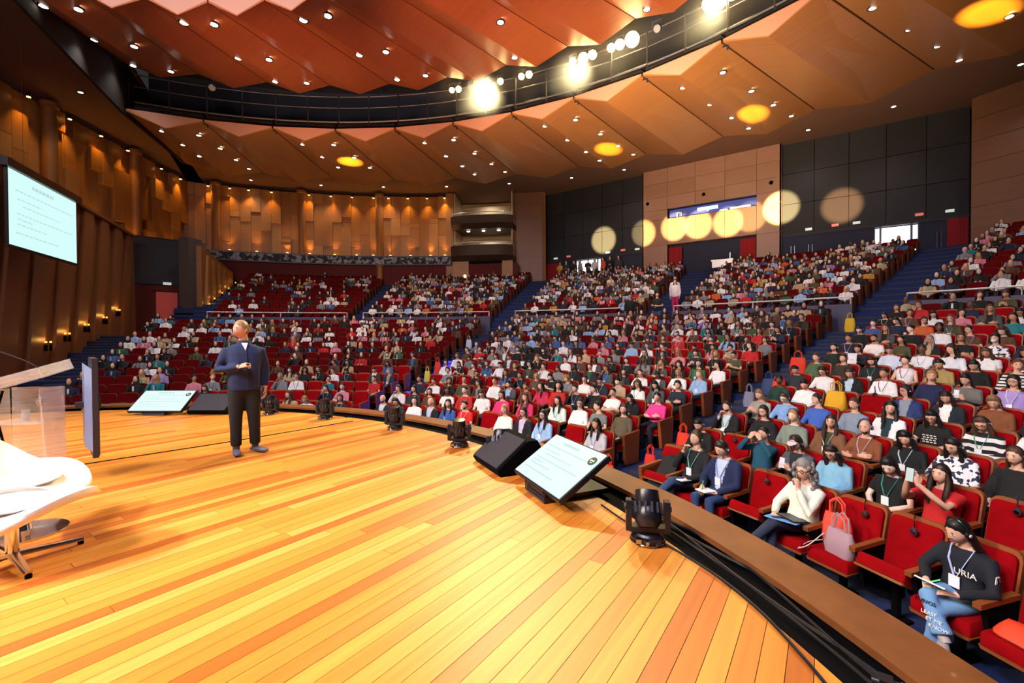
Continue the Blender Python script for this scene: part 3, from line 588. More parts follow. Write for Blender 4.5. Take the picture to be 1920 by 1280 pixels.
# wedge loudspeakers
def wedge(p,rz,lab,w=.72):
    r=tag(empty('floor_loudspeaker',p,rz),lab,'loudspeaker','wedge loudspeakers on the stage')
    pr=[(-w/2,-.26,.0),(-w/2,-.30,.07),(-w/2,.08,.36),(-w/2,.2,.36),(-w/2,.3,.2),(-w/2,.3,0)]
    put('cabinet',MB().prism(pr,(w,0,0)),M['black'],r,False)
    put('grille',MB().prism([(-w/2+.03,-.29,.085),(w/2-.03,-.29,.085),(w/2-.03,.07,.36),(-w/2+.03,.07,.36)],(0,-.012,.014)),M['grey'],r,False)
    put('badge',MB().box((-w/2+.1,.03,.345),(.05,.012,.012)),M['chrome'],r,False)
wedge((3.72,7.9,0),R_(-29),'wedge floor loudspeaker beside the right slide monitor',.74); wedge((-3.42,7.62,0),R_(33),'wedge floor loudspeaker between the left slide monitor and the speaker',.8)
# cables
def cable(name,pts,r,lab,m='black'): tag(put(name,MB().tube(pts,r,6),M[m]),lab,'cable')
def bez(P,n=24):
    P=[Vector(p) for p in P]; out=[]
    for i in range(len(P)-1):
        a,b=P[i],P[i+1]; t0=(b-P[i-1])/2 if i else (b-a); t1=(P[i+2]-a)/2 if i+2<len(P) else (b-a)
        for j in range(n//2):
            u=j/(n//2); out.append(a*(2*u**3-3*u*u+1)+t0*(u**3-2*u*u+u)+b*(-2*u**3+3*u*u)+t1*(u**3-u*u))
    return out+[P[-1]]
cable('floor_cable',bez([(-.62,4.75,.006),(-.5,5.6,.006),(-.38,6.5,.006),(-.3,7.6,.006),(-.25,8.6,.006)]),.006,'thin black cable crossing the stage floor behind the speaker')
for i,(off,sag) in enumerate(((.1,.0),(.16,.05),(.22,-.06),(.28,.08),(-.12,.06))):
    pts=[]
    for t in range(13):
        a=33+t*2.2; rr=SR+.03+off*.8+sag*sin(t*.9+i)-(.5*max(0,(t-5)/7)**2*max(0,.42-off)); pts.append(pol(rr,a,.012+.006*(i%3))+Vector((SX,0,0)))
    cable('stage_cable',bez(pts,12),.009+.002*(i%2),'%s black cable from the stage side along the wooden ledge'%(['second','third','fourth','fifth','first'][i]),'blackgloss')
for i,(a,rr) in enumerate(((47.6,9.0),(48.8,8.92),(49.8,9.02),(50.8,8.94))):
    p=pol(rr,a,0)+Vector((SX,0,0)); r=tag(empty('cable_connector',p,R_(20*i)),'black power connector in the cable trough, %s from the top'%order[i],'connector','connectors in the cable trough')
    put('shell',MB().tube([(-.05,0,.03),(.05,0,.03)],.026,10).box((.0,0,.03),(.05,.06,.06)),M['blackgloss'],r); put('collar',MB().tube([(.05,0,.03),(.075,0,.03)],.03,10),M['chrome'],r)
# acrylic lectern with glass, microphone and papers
LP=Vector((-.02,4.62,0)); lr=tag(empty('lectern',LP,AXIS+R_(8)),'clear acrylic lectern with a tilted tray at the left edge of the stage','lectern')
# local x to the right of the picture, y away
ly=MB(); put('base_plate',MB().box((-.12,.05,.02),(.62,.46,.03)),M['acrylic'],lr,False)
put('side_panel',MB().prism([(.10,-.12,.03),(.10,.12,.03),(.055,.14,1.02),(.055,-.14,1.02)],(.02,0,0)),M['acrylic'],lr,False)
put('side_panel',MB().prism([(-.42,-.12,.03),(-.42,.12,.03),(-.46,.14,1.0),(-.46,-.14,1.0)],(.02,0,0)),M['acrylic'],lr,False)
put('front_panel',MB().box((-.18,.16,.52),(.5,.02,.98)),M['acrylic'],lr,False)
put('shelf',MB().box((-.18,.0,.66),(.5,.32,.018)),M['acrylic'],lr,False)
T=Matrix.Translation((-.2,0,1.08))@Matrix.Rotation(R_(-16),4,'Y')@Matrix.Rotation(R_(10),4,'X')
put('top_tray',MB().box((0,0,0),(.72,.42,.016)).box((0,-.2,.05),(.72,.014,.1)).box((0,.2,.05),(.72,.014,.1)).box((.35,0,.05),(.014,.42,.1)).box((0,0,.1),(.72,.42,.012)).xf(T),M['acrylic'],lr,False)
tag(put('notebook',MB().box((0,0,.025),(.36,.26,.03)).xf(Matrix.Translation(LP)@Matrix.Rotation(AXIS+R_(8),4,'Z')@T),mat('tan cover','#8c7250',.6),None,False),'tan notebook lying in the lectern tray','notebook')
gp=Matrix.Translation(LP)@Matrix.Rotation(AXIS+R_(8),4,'Z')
tag(put('water_glass',MB().lathe([(.03,0),(.036,.12),(.033,.12),(.028,.006),(.001,.006)],14).xf(gp@Matrix.Translation((-.16,-.02,.67))),M['glass'],None),'glass of water on the lectern shelf','glass')
mic=tag(empty('gooseneck_microphone',gp@Vector((-.05,.05,1.15)),AXIS+R_(8)),'thin gooseneck microphone rising over the lectern','microphone')
put('neck',MB().tube(bez([(0,0,-.05),(-.05,0,.08),(-.25,-.02,.2),(-.55,-.05,.32)]),.006,6),M['grey'],mic); put('mic_capsule',MB().ell((-.57,-.05,.33),(.025,.018,.018)),M['blackgloss'],mic)
cable('lectern_cable',bez([gp@Vector((-.3,-.1,1.0)),gp@Vector((-.32,-.14,.75)),gp@Vector((-.26,-.15,.45)),gp@Vector((-.28,-.1,.1))]),.012,'dark cable bundle hanging down inside the lectern','black')
tv=link('upright_display',MB().box((0,.05,.8),(.1,.2,.06)).mesh('bracket',M['grey'],False),lr,(.30,.24,0),R_(128),label='tall dark display panel mounted upright on the front of the lectern')
put('panel_body',MB().box((0,0,.78),(.62,.05,1.08)),M['grey'],tv,False); put('screen_face',MB().box((0,-.028,.78),(.58,.01,1.04)),M['blackgloss'],tv,False)
put('back_cover',MB().prism([(-.29,.02,.3),(.29,.02,.3),(.2,.08,.36),(-.2,.08,.36)],(0,0,.9)),mat('blue grey cover','#7c90bc',.35),tv,False)
# white shell chairs at the left edge
def shell_chair(p,rz,kind,lab,back=0.0):
    r=tag(empty('white_shell_chair',p,rz),lab,'chair','white shell chairs')
    def ring(rr,dz):
        out=[]
        for i in range(40):
            t=2*pi*i/40; c,s_=cos(t),sin(t); x=.44*rr*math.copysign(abs(c)**.88,c); y=.38*rr*math.copysign(abs(s_)**.88,s_)
            z=.395+.10*(x/.44)**2-.07*max(0,-y/.38)**2+back*max(0,y/.38-.15)**1.4+dz; out.append((x,y*(1-.0*back),z))
        return out
    mb=MB().rings([ring(q,.0) for q in (.05,.35,.65,.85,.95,1.0)]+[ring(1.02,-.03)]+[ring(q,-.06) for q in (.99,.9,.7,.4,.05)])
    put('seat_shell',mb,M['white'],r,True,75)
    put('seat_pad',MB().ell((0,.0,.42),(.27,.22,.04),n=16,k=8),mat('white cushion','#f4f0ee',.8),r)
    put('column',MB().lathe([(.035,.05),(.035,.34),(.06,.355)],14),M['chrome'],r); put('collar',MB().lathe([(.05,.33),(.05,.36)],14),M['black'],r)
    if kind=='star':
        for i in range(4):
            t=R_(45)+i*pi/2+.25; put('foot',MB().tube([(0,0,.07),(.36*cos(t),.36*sin(t),.035)],[.035,.022],8,flat=.7),M['chrome'],r)
            put('glide',MB().tube([(.35*cos(t),.35*sin(t),0),(.35*cos(t),.35*sin(t),.03)],.018,8),M['black'],r)
    else: put('base_disc',MB().lathe([(.001,0),(.26,0),(.26,.012),(.05,.03),(.04,.08)],28),M['chrome'],r)
shell_chair((2.27,4.1,0),R_(35),'star','white moulded shell chair on a four pointed chrome base',.0); shell_chair((1.62,4.24,0),R_(150),'disc','white moulded shell chair on a round chrome base behind the first',.55)
# ------------------------------------------------------------------ seats
def rrect(w,h,r,n=4):
    out=[]
    for cx,cz,a in ((w/2-r,r*.4,-90),(w/2-r,h-r,0),(-w/2+r,h-r,90),(-w/2+r,r*.4,180)):
        rr=r*.4 if cz<r else r
        cxx=(w/2-rr)*(1 if cx>0 else -1); czz=rr if cz<r else h-rr
        for i in range(n): t=R_(a+90*i/(n-1)); out.append((cxx+rr*cos(t),czz+rr*sin(t)))
    return out
TB=Matrix.Translation((0,.17,.40))@Matrix.Rotation(R_(-13),4,'X')
def slab(w,h,r,y0,y1,dz=0,T=TB,inset=.0):
    mb=MB(); P=rrect(w,h,r); Q=rrect(w-inset*2,h-inset*2,max(r-inset,.01))
    mb.rings([[(x,y1,z+dz) for x,z in P],[(x,y0+.015,z+dz) for x,z in P],[(x,y0,z+dz+inset) for x,z in Q]]); return mb.xf(T)
SM={}
SM['backrest']=slab(.465,.55,.06,-.05,.03,.01,inset=.02).mesh('backrest',M['velvet'])
SM['back_shell']=slab(.505,.60,.08,.0,.06,0).mesh('back_shell',M['seatwood'])
def cush(tilt):
    T=Matrix.Translation((0,.14,.40))@Matrix.Rotation(R_(tilt),4,'X')
    a=MB().rings([[(x,y-.235,.0) for x,y in rrect(.45,.47,.05)],[(x,y-.235,.09) for x,y in rrect(.45,.47,.05)],[(x*.94,(y-.235)*.94,.115) for x,y in rrect(.45,.47,.05)]]).xf(T@Matrix.Translation((0,-.2,-.06)))
    b=MB().rings([[(x,y-.24,-.03) for x,y in rrect(.45,.48,.05)],[(x,y-.24,-.005) for x,y in rrect(.47,.485,.05)]]).xf(T@Matrix.Translation((0,-.2,-.06)))
    return a.mesh('seat_cushion',M['velvet']),b.mesh('seat_base',M['seatwood'])
SM['cd']=cush(0); SM['cu']=cush(-24)
SM['arm']=MB().prism([(-.03,-.27,.60),(.03,-.27,.60),(.03,.2,.62),(-.03,.2,.62)],(0,0,.045)).mesh('armrest',M['seatwood'],False)
SM['sup']=MB().prism([(-.02,-.1,.2),(-.02,.16,.2),(-.02,.2,.61),(-.02,-.2,.6)],(.04,0,0)).mesh('arm_support',M['black'],False)
SM['ped']=MB().tube([(0,-.02,0),(0,-.02,.36)],.04,8).box((0,-.02,.012),(.22,.16,.024)).mesh('pedestal',M['black'],False)
SM['end']=MB().prism([(-.035,-.22,.06),(-.035,.2,.06),(-.035,.24,.72),(-.035,-.3,.68)],(.07,0,0)).mesh('end_panel',M['seatwood'],False)
protos=[]
def build_seat(ends,up):
    r=link('auditorium_seat',None,None); r.empty_display_size=.1
    link('backrest',SM['backrest'],r); link('back_shell',SM['back_shell'],r)
    c=SM['cu' if up else 'cd']; link('seat_cushion',c[0],r); link('seat_base',c[1],r)
    link('armrest',SM['arm'],r,(.255,0,0)); link('arm_support',SM['sup'],r,(.255,0,0)); link('pedestal',SM['ped'],r)
    if ends==1: link('end_panel',SM['end'],r,(.27,0,-.02))
    if ends==-1: link('end_panel',SM['end'],r,(-.27,0,-.02)); link('armrest',SM['arm'],r,(-.255,0,0))
    return r
SP={}
def seat_copy(ends,up):
    key=(ends,up)
    if key not in SP: SP[key]=build_seat(*key); return SP[key]
    r0=SP[key]; r=r0.copy(); COL.objects.link(r)
    for ch in r0.children: c=ch.copy(); COL.objects.link(c); c.parent=r
    return r
# ------------------------------------------------------------------ people: shared meshes per pose, colours per object
SEAT_T=[(.02,.45,.165,.13),(.03,.53,.178,.14),(.05,.62,.16,.128),(.075,.72,.152,.118),(.10,.82,.168,.118),(.115,.90,.178,.112),(.12,.955,.165,.092),(.118,.995,.10,.07),(.112,1.03,.062,.058)]
STAND_T=[(0,.84,.165,.12),(0,.92,.172,.125),(-.01,1.02,.17,.132),(-.012,1.12,.172,.135),(.0,1.24,.186,.128),(.012,1.34,.196,.115),(.02,1.415,.17,.088),(.02,1.455,.095,.066),(.015,1.5,.06,.056)]
def arm(el,wr,hd,curl=.8,nrm=(0,0,-1)): return dict(el=el,wr=wr,hd=hd,curl=curl,n=nrm)
LEGS=[((-.09,-.02,.52),(-.115,-.40,.52),(-.11,-.36,.10),(-.12,-.50,.03)),((.09,-.02,.52),(.115,-.40,.52),(.11,-.36,.10),(.12,-.50,.03))]
LEGS_X=[((-.09,-.02,.52),(-.06,-.42,.52),(-.04,-.40,.10),(-.05,-.54,.03)),((.09,-.02,.54),(.0,-.44,.63),(-.14,-.62,.38),(-.20,-.75,.36))]
LEGS_X2=[((-.09,-.02,.54),(.0,-.44,.62),(.16,-.50,.36),(.24,-.62,.33)),((.09,-.02,.52),(.07,-.42,.52),(.06,-.50,.10),(.07,-.64,.03))]
POSES={
'lap':dict(R=arm((-.24,.02,.69),(-.08,-.22,.60),(.7,-.6,-.1)),L=arm((.24,.02,.69),(.07,-.24,.61),(-.7,-.6,-.1)),head=(4,0,0)),
'lapl':dict(R=arm((-.24,.02,.69),(-.08,-.22,.60),(.7,-.6,-.1)),L=arm((.25,.0,.69),(.12,-.26,.58),(-.3,-.9,-.1)),head=(2,22,3)),
'lapr':dict(R=arm((-.25,.02,.69),(-.14,-.24,.58),(.2,-.9,-.1)),L=arm((.24,.02,.69),(.04,-.22,.61),(-.8,-.4,-.1)),head=(2,-24,-3)),
'cross':dict(R=arm((-.24,-.03,.72),(.06,-.17,.76),(.9,.1,.1),.5,(0,1,0)),L=arm((.24,-.03,.72),(-.07,-.19,.73),(-.9,.1,.1),.5,(0,1,0)),head=(3,8,0)),
'chin':dict(R=arm((-.20,-.14,.76),(-.07,-.10,1.0),(.25,.2,.95),1.6,(1,.3,0)),L=arm((.24,.0,.70),(-.06,-.15,.70),(-.9,-.3,.1)),head=(6,-6,-4)),
'write':dict(R=arm((-.25,-.05,.70),(-.08,-.30,.64),(.5,-.8,-.2),1.3),L=arm((.24,-.03,.69),(.10,-.27,.60),(-.6,-.75,0),.3,(0,0,1)),head=(26,-4,0),lean=.06),
'phone':dict(R=arm((-.23,-.04,.72),(-.07,-.27,.80),(.4,-.5,.6),1.2,(.6,.6,.3)),L=arm((.23,-.04,.72),(.07,-.27,.80),(-.4,-.5,.6),1.2,(-.6,.6,.3)),head=(20,0,0),lean=.05),
'raise':dict(R=arm((-.20,-.24,.88),(-.10,-.36,1.12),(.3,-.1,.9),1.1,(.7,.5,0)),L=arm((.20,-.24,.88),(.02,-.38,1.10),(-.2,-.1,.9),1.1,(-.7,.5,0)),head=(0,0,0),lean=.05),
'eyes':dict(R=arm((-.26,-.17,.92),(-.09,-.14,1.13),(.5,.1,.6),1.4,(.3,.9,0)),L=arm((.26,-.17,.92),(.08,-.14,1.13),(-.5,.1,.6),1.4,(-.3,.9,0)),head=(2,0,0)),
'down':dict(R=arm((-.24,-.02,.69),(-.06,-.25,.61),(.5,-.7,0)),L=arm((.24,-.02,.69),(.06,-.26,.61),(-.5,-.7,0)),head=(30,10,0),lean=.08),
'greyw':dict(R=arm((-.25,-.06,.72),(-.12,-.28,.66),(.4,-.8,-.2),1.2),L=arm((.20,-.15,.74),(.05,-.11,.99),(-.25,.2,.95),1.7,(-1,.3,0)),head=(8,4,0),legs=LEGS_X,lean=.0),
'hoodie':dict(R=arm((-.26,-.08,.74),(-.08,-.33,.70),(.6,-.7,-.3),1.4),L=arm((.26,-.06,.70),(.12,-.30,.66),(-.7,-.6,.0),.6),head=(22,-12,-3),legs=LEGS_X2,lean=.12),
'chinx':dict(R=arm((-.20,-.14,.76),(-.07,-.10,1.0),(.25,.2,.95),1.6,(1,.3,0)),L=arm((.24,-.03,.70),(.08,-.27,.64),(-.7,-.6,0)),head=(-2,-6,4),legs=LEGS_X),
'stand':dict(st=1,R=arm((-.25,.02,1.1),(-.24,-.05,.86),(0,-.1,-1),.5,(1,0,0)),L=arm((.25,.02,1.1),(.24,-.05,.86),(0,-.1,-1),.5,(-1,0,0)),head=(2,0,0)),
'standx':dict(st=1,R=arm((-.25,.02,1.12),(-.02,-.17,1.12),(.8,0,-.2),.8),L=arm((.25,.02,1.12),(.04,-.18,1.08),(-.8,0,-.2),.8),head=(4,10,0)),
'speaker':dict(st=1,R=arm((-.28,.0,1.12),(-.07,-.2,1.17),(.75,-.55,.25),1.7,(0,.6,-.6)),L=arm((.25,.05,1.1),(.23,-.02,.86),(-.05,-.2,-1),.6,(-1,0,0)),head=(3,-58,0)),
}
SLEG=[((-.085,.0,.9),(-.095,-.01,.5),(-.09,.03,.10),(-.10,-.12,.03)),((.085,.0,.9),(.10,-.02,.5),(.12,.04,.10),(.19,-.08,.03))]
def tors(P):
    L=P.get('lean',0); S=STAND_T if P.get('st') else SEAT_T; z0=S[0][1]
    return [(y-L*(z-z0)*1.0,z-L*.12*(z-z0),rx,ry) for y,z,rx,ry in S]
def sh(P,s):
    T=tors(P); y,z,_,_=T[-4] if not P.get('st') else T[-4]; return Vector((s*(.165 if not P.get('st') else .185),y,z+.03))
def headM(P):
    T=tors(P); y,z=T[-1][0],T[-1][1]; p,yw,rl_=P['head']
    return Matrix.Translation((0,y,z+.02))@Euler((R_(p),R_(rl_),R_(yw)),'ZYX').to_matrix().to_4x4()@Matrix.Translation((0,-.035,.125))
def torso_loft(mb,P,off,upto=9,n=16,first=0):
    rs=[]
    for y,z,rx,ry in tors(P)[first:upto]:
        r=[]
        for j in range(n):
            t=2*pi*j/n; c,s=cos(t),sin(t); e=.8
            r.append((math.copysign(abs(c)**e,c)*(rx+off),y+math.copysign(abs(s)**e,s)*(ry+off),z))
        rs.append(r)
    return mb.rings(rs)
def limb(mb,pts,rad,n=10): return mb.tube(pts,rad,n)
def hand(mb,w,d,n,curl,s):
    d=Vector(d).normalized(); n=Vector(n); n=(n-d*n.dot(d)); n=n.normalized() if n.length>.01 else Vector((1,0,0)); side=d.cross(n)*s
    mb.tube([w-d*.02,w+d*.03,w+d*.075,w+d*.095],[.024,.033,.036,.028],8,flat=.45,up=n)
    for i,(o,l) in enumerate(((.027,.066),(.009,.076),(-.009,.070),(-.026,.055))):
        b=w+d*.085+side*o; a=curl*.55; v1=(d*cos(a)+n*sin(a)).normalized(); v2=(d*cos(a*2.2)+n*sin(a*2.2)).normalized()
        mb.tube([b-d*.01,b+v1*l*.5,b+v1*l*.5+v2*l*.5],[.0095,.009,.0068],6)
    b=w+d*.025+side*.028; v=(d*.75+side*.6+n*.35).normalized(); v2=(d*.9+n*.5).normalized(); mb.tube([b-v*.01,b+v*.035,b+v*.035+v2*.03],[.013,.011,.008],6)
def headsurf(u,v):
    a=2*pi*u; f=pi*v; x,y,z=sin(a)*sin(f)*.073,-cos(a)*sin(f)*.092,cos(f)*.113
    if z<-.015:
        t=min(1,(-z-.015)/.098); x*=1-.30*t**1.3
        if y>0: y*=1-.55*t
        else: y*=1-.10*t; y-=.012*t*max(0,1-abs(x)/.05)
    if y<0:
        g=max(0,min(1,(.028-z)/.055)) if z>-.028 else max(0,1-(-.028-z)/.012)
        y-=.023*math.exp(-(x/.013)**2)*g
        y+=.008*math.exp(-((abs(x)-.031)/.015)**2-((z-.010)/.012)**2)
        y-=.005*math.exp(-(x/.024)**2-((z+.060)/.010)**2)
    return Vector((x,y,z))
NUH,NVH=26,18
def head(mb,X):
    s=len(mb.V); V=[headsurf(0,0)]+[headsurf(i/NUH,j/NVH) for j in range(1,NVH) for i in range(NUH)]+[headsurf(0,1)]
    F=[(0,1+(i+1)%NUH,1+i) for i in range(NUH)]
    for j in range(NVH-2):
        for i in range(NUH): a=1+j*NUH; F.append((a+i,a+(i+1)%NUH,a+NUH+(i+1)%NUH,a+NUH+i))
    e=len(V)-1; a=1+(NVH-2)*NUH; F+=[(a+i,a+(i+1)%NUH,e) for i in range(NUH)]
    mb.add(V,F,0)
    for q in (-1,1):
        mb.ell((q*.075,.008,.0),(.011,.02,.032),0,8,6)
        mb.ell((q*.030,-.0795,.011),(.0135,.007,.0065),3,8,5); mb.ell((q*.030,-.0845,.0105),(.0062,.003,.0062),2,8,4)
        mb.ell((q*.031,-.086,.031),(.017,.005,.0035),2,8,4)
    mb.ell((0,-.0915,-.060),(.022,.007,.0075),1,10,5)
    mb.xf(X,s)
HL=[(0,.066),(35,.064),(55,.050),(75,.0),(95,-.015),(120,-.065),(180,-.08)]
def hairline(a):
    a=abs((a+180)%360-180)
    for (a0,z0),(a1,z1) in zip(HL,HL[1:]):
        if a<=a1: return z0+(z1-z0)*(a-a0)/(a1-a0)
    return HL[-1][1]
def hair_mesh(style):
    mb=MB(); r=random.Random(hash(style)%99 if False else len(style)*7)
    if style in ('cap','bald'): pass
    if style!='bald':
        th={'short':.012,'bob':.02,'long':.015,'longf':.015,'pony':.010,'curly':.032,'cap':.010}[style]
        V=[];F=[]
        for j in range(NVH+1):
            for i in range(NUH):
                p=headsurf(i/NUH,j/NVH); q=Vector((p.x,min(p.y,.1),p.z)); a=360*i/NUH
                lim=hairline(a)+(.0 if style!='bob' else -.03 if 70<a<290 else 0)+.006*sin(a/9.)
                if style=='cap': lim=.045 if not 100<a<260 else .02
                k=max(-1,min(1,(p.z-lim)/(.034 if p.z>lim else .014))); k=k if k<0 else .12+.88*k**.8; n=p.normalized(); jit=(r.random()-.5)*(.012 if style=='curly' else .004)
                top=1+.25*max(0,p.z/.11)
                V.append(p+n*((th*top+jit)*k if k>0 else k*.012))
        for j in range(NVH):
            for i in range(NUH): F.append((j*NUH+i,j*NUH+(i+1)%NUH,(j+1)*NUH+(i+1)%NUH,(j+1)*NUH+i))
        mb.add(V,F)
    if style=='cap': mb.rings([[(.07*sin(t),-.075-.085*cos(t)*1.0,.047+.012*0-.012*cos(t)) for t in [R_(x) for x in range(-80,81,20)]],[(.062*sin(t),-.06-.02*cos(t),.055) for t in [R_(x) for x in range(-80,81,20)]]],0,False,False); 
    def curtain(L,a0,flare,back):
        rs=[]
        for i in range(7):
            t=i/6; z=.03-L*t; w=.083+flare*t; o=[]; inn=[]
            for q in range(13):
                a=R_(a0+(360-2*a0)*q/12); yy=-(.098+.012*t)*cos(a)+back*t; wob=(r.random()-.5)*.006
                o.append((( w+wob)*sin(a),yy,z)); inn.append(((w-.022*(1-.3*t))*sin(a),yy*.78+back*.22*t,z))
            rs.append(o+inn[::-1])
        mb.rings(rs)
    if style=='bob': curtain(.15,72,.01,.0)
    if style=='long': curtain(.34,78,.045,.045)
    if style=='curly':
        curtain(.22,68,.03,.02)
        for q in range(90):
            t=r.random(); a=r.uniform(62,298); z=.10-.30*t; rad=.085+.03*min(1,t*2)-(.05 if z>.07 else 0); mb.ell((rad*sin(R_(a)),-(rad+.015)*cos(R_(a))+.02*t,z),(.026,.026,.03),0,6,5)
    if style=='longf':
        curtain(.20,75,.02,.03)
        for q in (-1,1): mb.tube([(q*.072,-.035,.02),(q*.083,-.03,-.06),(q*.088,-.055,-.15),(q*.082,-.085,-.25),(q*.075,-.09,-.36)],[.02,.028,.032,.03,.012],8,flat=.6,up=(0,1,0))
    if style=='pony': mb.ell((0,.105,.03),(.04,.04,.045),0,8,6)
    return mb.mesh('hair',M['hair'],True,60)
CACHE={}
def cache(k,f):
    if k not in CACHE: CACHE[k]=f()
    return CACHE[k]
def legs_of(P): return P.get('legs') or (SLEG if P.get('st') else LEGS)
def body_mesh(pn):
    P=POSES[pn]; mb=MB(); torso_loft(mb,P,-.014,9,12)
    X=headM(P); T=tors(P)[-1]; hc=X@Vector((0,.02,-.06)); mb.tube([(0,T[0],T[1]-.05),(0,T[0]-.004,T[1]),hc],[.056,.053,.05],12)
    for s,k in ((-1,'R'),(1,'L')):
        a=P[k]; S=sh(P,s); E,Wr=Vector(a['el']),Vector(a['wr'])
        limb(mb,[S,S.lerp(E,.5),E,E.lerp(Wr,.5),Wr],[.045,.042,.036,.034,.024]); hand(mb,Wr,a['hd'],a['n'],a['curl'],-s)
    for hp,kn,an,toe in legs_of(P): limb(mb,[hp,Vector(hp).lerp(Vector(kn),.5),kn,Vector(kn).lerp(Vector(an),.45),an],[.072,.066,.05,.046,.034])
    head(mb,X)
    return mb.mesh('person_body',[M['skin'],M['lips'],M['eye'],M['white']],True,70)
def top_mesh(pn,kind):
    P=POSES[pn]; mb=MB(); o=.014 if kind=='jacket' else .002; first=0 if not P.get('st') else 0
    torso_loft(mb,P,o+.004,8 if kind!='jacket' else 8,16)
    T=tors(P)[-2]
    for s,k in ((-1,'R'),(1,'L')):
        a=P[k]; S=sh(P,s); E,Wr=Vector(a['el']),Vector(a['wr'])
        if kind=='short': limb(mb,[S+Vector((-s*.05,0,-.01)),S,S.lerp(E,.35),S.lerp(E,.68)],[.06,.062,.06,.058])
        elif kind=='vest': limb(mb,[S+Vector((-s*.05,0,-.01)),S],[.055,.05])
        else: limb(mb,[S+Vector((-s*.05,0,-.01)),S,S.lerp(E,.5),E,E.lerp(Wr,.5),E.lerp(Wr,.93)],[.055+o*.6,.062+o*.6,.057+o*.6,.052+o*.6,.046+o*.6,.037+o*.5])
    me=remesh(mb,.017,4); me.name='top_'+kind
    if kind=='jacket':
        bm=bmesh.new(); bm.from_mesh(me); dead=[]; TT=tors(P); zb,zt=TT[0][1],TT[-3][1]
        for f in bm.faces:
            c=f.calc_center_median(); t=(c.z-zb)/(zt-zb)
            yc=np.interp(c.z,[q[1] for q in TT],[q[0] for q in TT])
            if c.y<yc-.055 and abs(c.x)<.018+.075*max(0,t)**1.1 and t>-.2: dead.append(f)
        bmesh.ops.delete(bm,geom=dead,context='FACES'); bm.to_mesh(me); bm.free()
    me.materials.clear(); me.materials.append(M['cloth'])
    return me
def trouser_mesh(pn,kind='long'):
    P=POSES[pn]; mb=MB(); torso_loft(mb,P,-.004 if P.get('st') else .006,2 if P.get('st') else 3,14)
    for hp,kn,an,toe in legs_of(P):
        hp,kn,an=Vector(hp),Vector(kn),Vector(an); fl=.056 if kind!='flare' else .085
        g=1.14 if P.get('st') else 1
        limb(mb,[hp,hp.lerp(kn,.5),kn,kn.lerp(an,.5),kn.lerp(an,.98)],[.085*g,.082*g,.066*g,.058*g,fl*g],12)
    if P.get('st'): mb.ell((0,0,.83),(.12,.11,.09),0,12,8)
    me=remesh(mb,.017,4); me.name='trousers'; me.materials.clear(); me.materials.append(M['cloth']); return me
def shoe_mesh(pn,side):
    mb=MB()
    for hp,kn,an,toe in legs_of(POSES[pn])[side:side+1]:
        an,toe=Vector(an),Vector(toe); d=(toe-an); dn=Vector((d.x,d.y,0)).normalized(); dd=(an-Vector(kn)).normalized()
        flat=dd.z<-.75
        base=an-dn*.055+Vector((0,0,-.06)) if flat else an+dd*.045-d.normalized()*.03; tip=base+((dn*.27) if flat else d.normalized()*.25); up=Vector((0,0,1)) if flat else -dd
        mb.tube([base,base.lerp(tip,.25),base.lerp(tip,.6),base.lerp(tip,.88),tip],[.036,.042,.045,.04,.018],10,flat=.75,up=up)
        mb.tube([an+dd*.05+dn*.0,an-dd*.02],[.042,.042],10)
    return mb.mesh('shoe',M['shoe'],True,60)
def neck_front(P,z,off=.022):
    TT=tors(P); zs=[q[1] for q in TT]; return float(np.interp(z,zs,[q[0] for q in TT])-np.interp(z,zs,[q[3] for q in TT])-off)
def lanyard_mesh(pn):
    P=POSES[pn]; mb=MB(); TT=tors(P); zt=TT[-2][1]; yt=TT[-2][0]
    for q in (-1,1): mb.tube([(q*.07,yt+.02,zt+.03),(q*.085,yt-.05,zt+.01),(q*.065,neck_front(P,zt-.1),zt-.1),(q*.012,neck_front(P,zt-.24),zt-.24)],[.008]*4,4,flat=.5,up=(0,-1,0))
    return mb.mesh('lanyard',M['bagc'],False)
def badge_mesh(pn):
    P=POSES[pn]; zt=tors(P)[-2][1]; return MB().box((0,neck_front(P,zt-.29)-.006,zt-.29),(.085,.006,.11)).mesh('badge',M['paper'],False)
def headset_mesh():
    mb=MB().tube([(.092*sin(R_(t)),.005,.03+.105*cos(R_(t))) for t in range(-95,96,15)],.008,6,0)
    for q in (-1,1): mb.tube([(q*.083,.005,.0),(q*.105,.005,.0)],[.034,.03],12,0).ell((q*.106,.005,0),(.004,.016,.016),1,8,5)
    return mb.mesh('headset',[M['blackgloss'],M['white']],True)
def glasses_mesh():
    mb=MB()
    for q in (-1,1): mb.tube([(q*.032+.022*cos(t*pi/6),-.094,.012+.018*sin(t*pi/6)) for t in range(13)],.003,5); mb.tube([(q*.054,-.092,.015),(q*.078,-.0,.012)],.003,5)
    mb.tube([(-.01,-.097,.015),(.01,-.097,.015)],.003,5); return mb.mesh('glasses',M['blackgloss'],True)
def mask_mesh(): return MB().ell((0,-.082,-.045),(.052,.03,.042),0,12,8).mesh('face_mask',M['paper'],True)
def beard_mesh():
    mb=MB(); V=[];F=[]
    cols=range(-5,6)
    for j in range(6):
        for i in cols:
            u=i/26*1.15; v=(11.2+j*1.05)/NVH; p=headsurf(u%1,min(v,.98)); k=.006 if 0<j<6 and abs(i)<5 else -.004
            if j<2 and abs(i)<2: k=-.006
            V.append(p+p.normalized()*k)
    n=11
    for j in range(5):
        for i in range(n-1): F.append((j*n+i,j*n+i+1,(j+1)*n+i+1,(j+1)*n+i))
    return mb.add(V,F).mesh('beard',M['hair'],True,70)
def tint(o,c): o.color=lin(c); return o
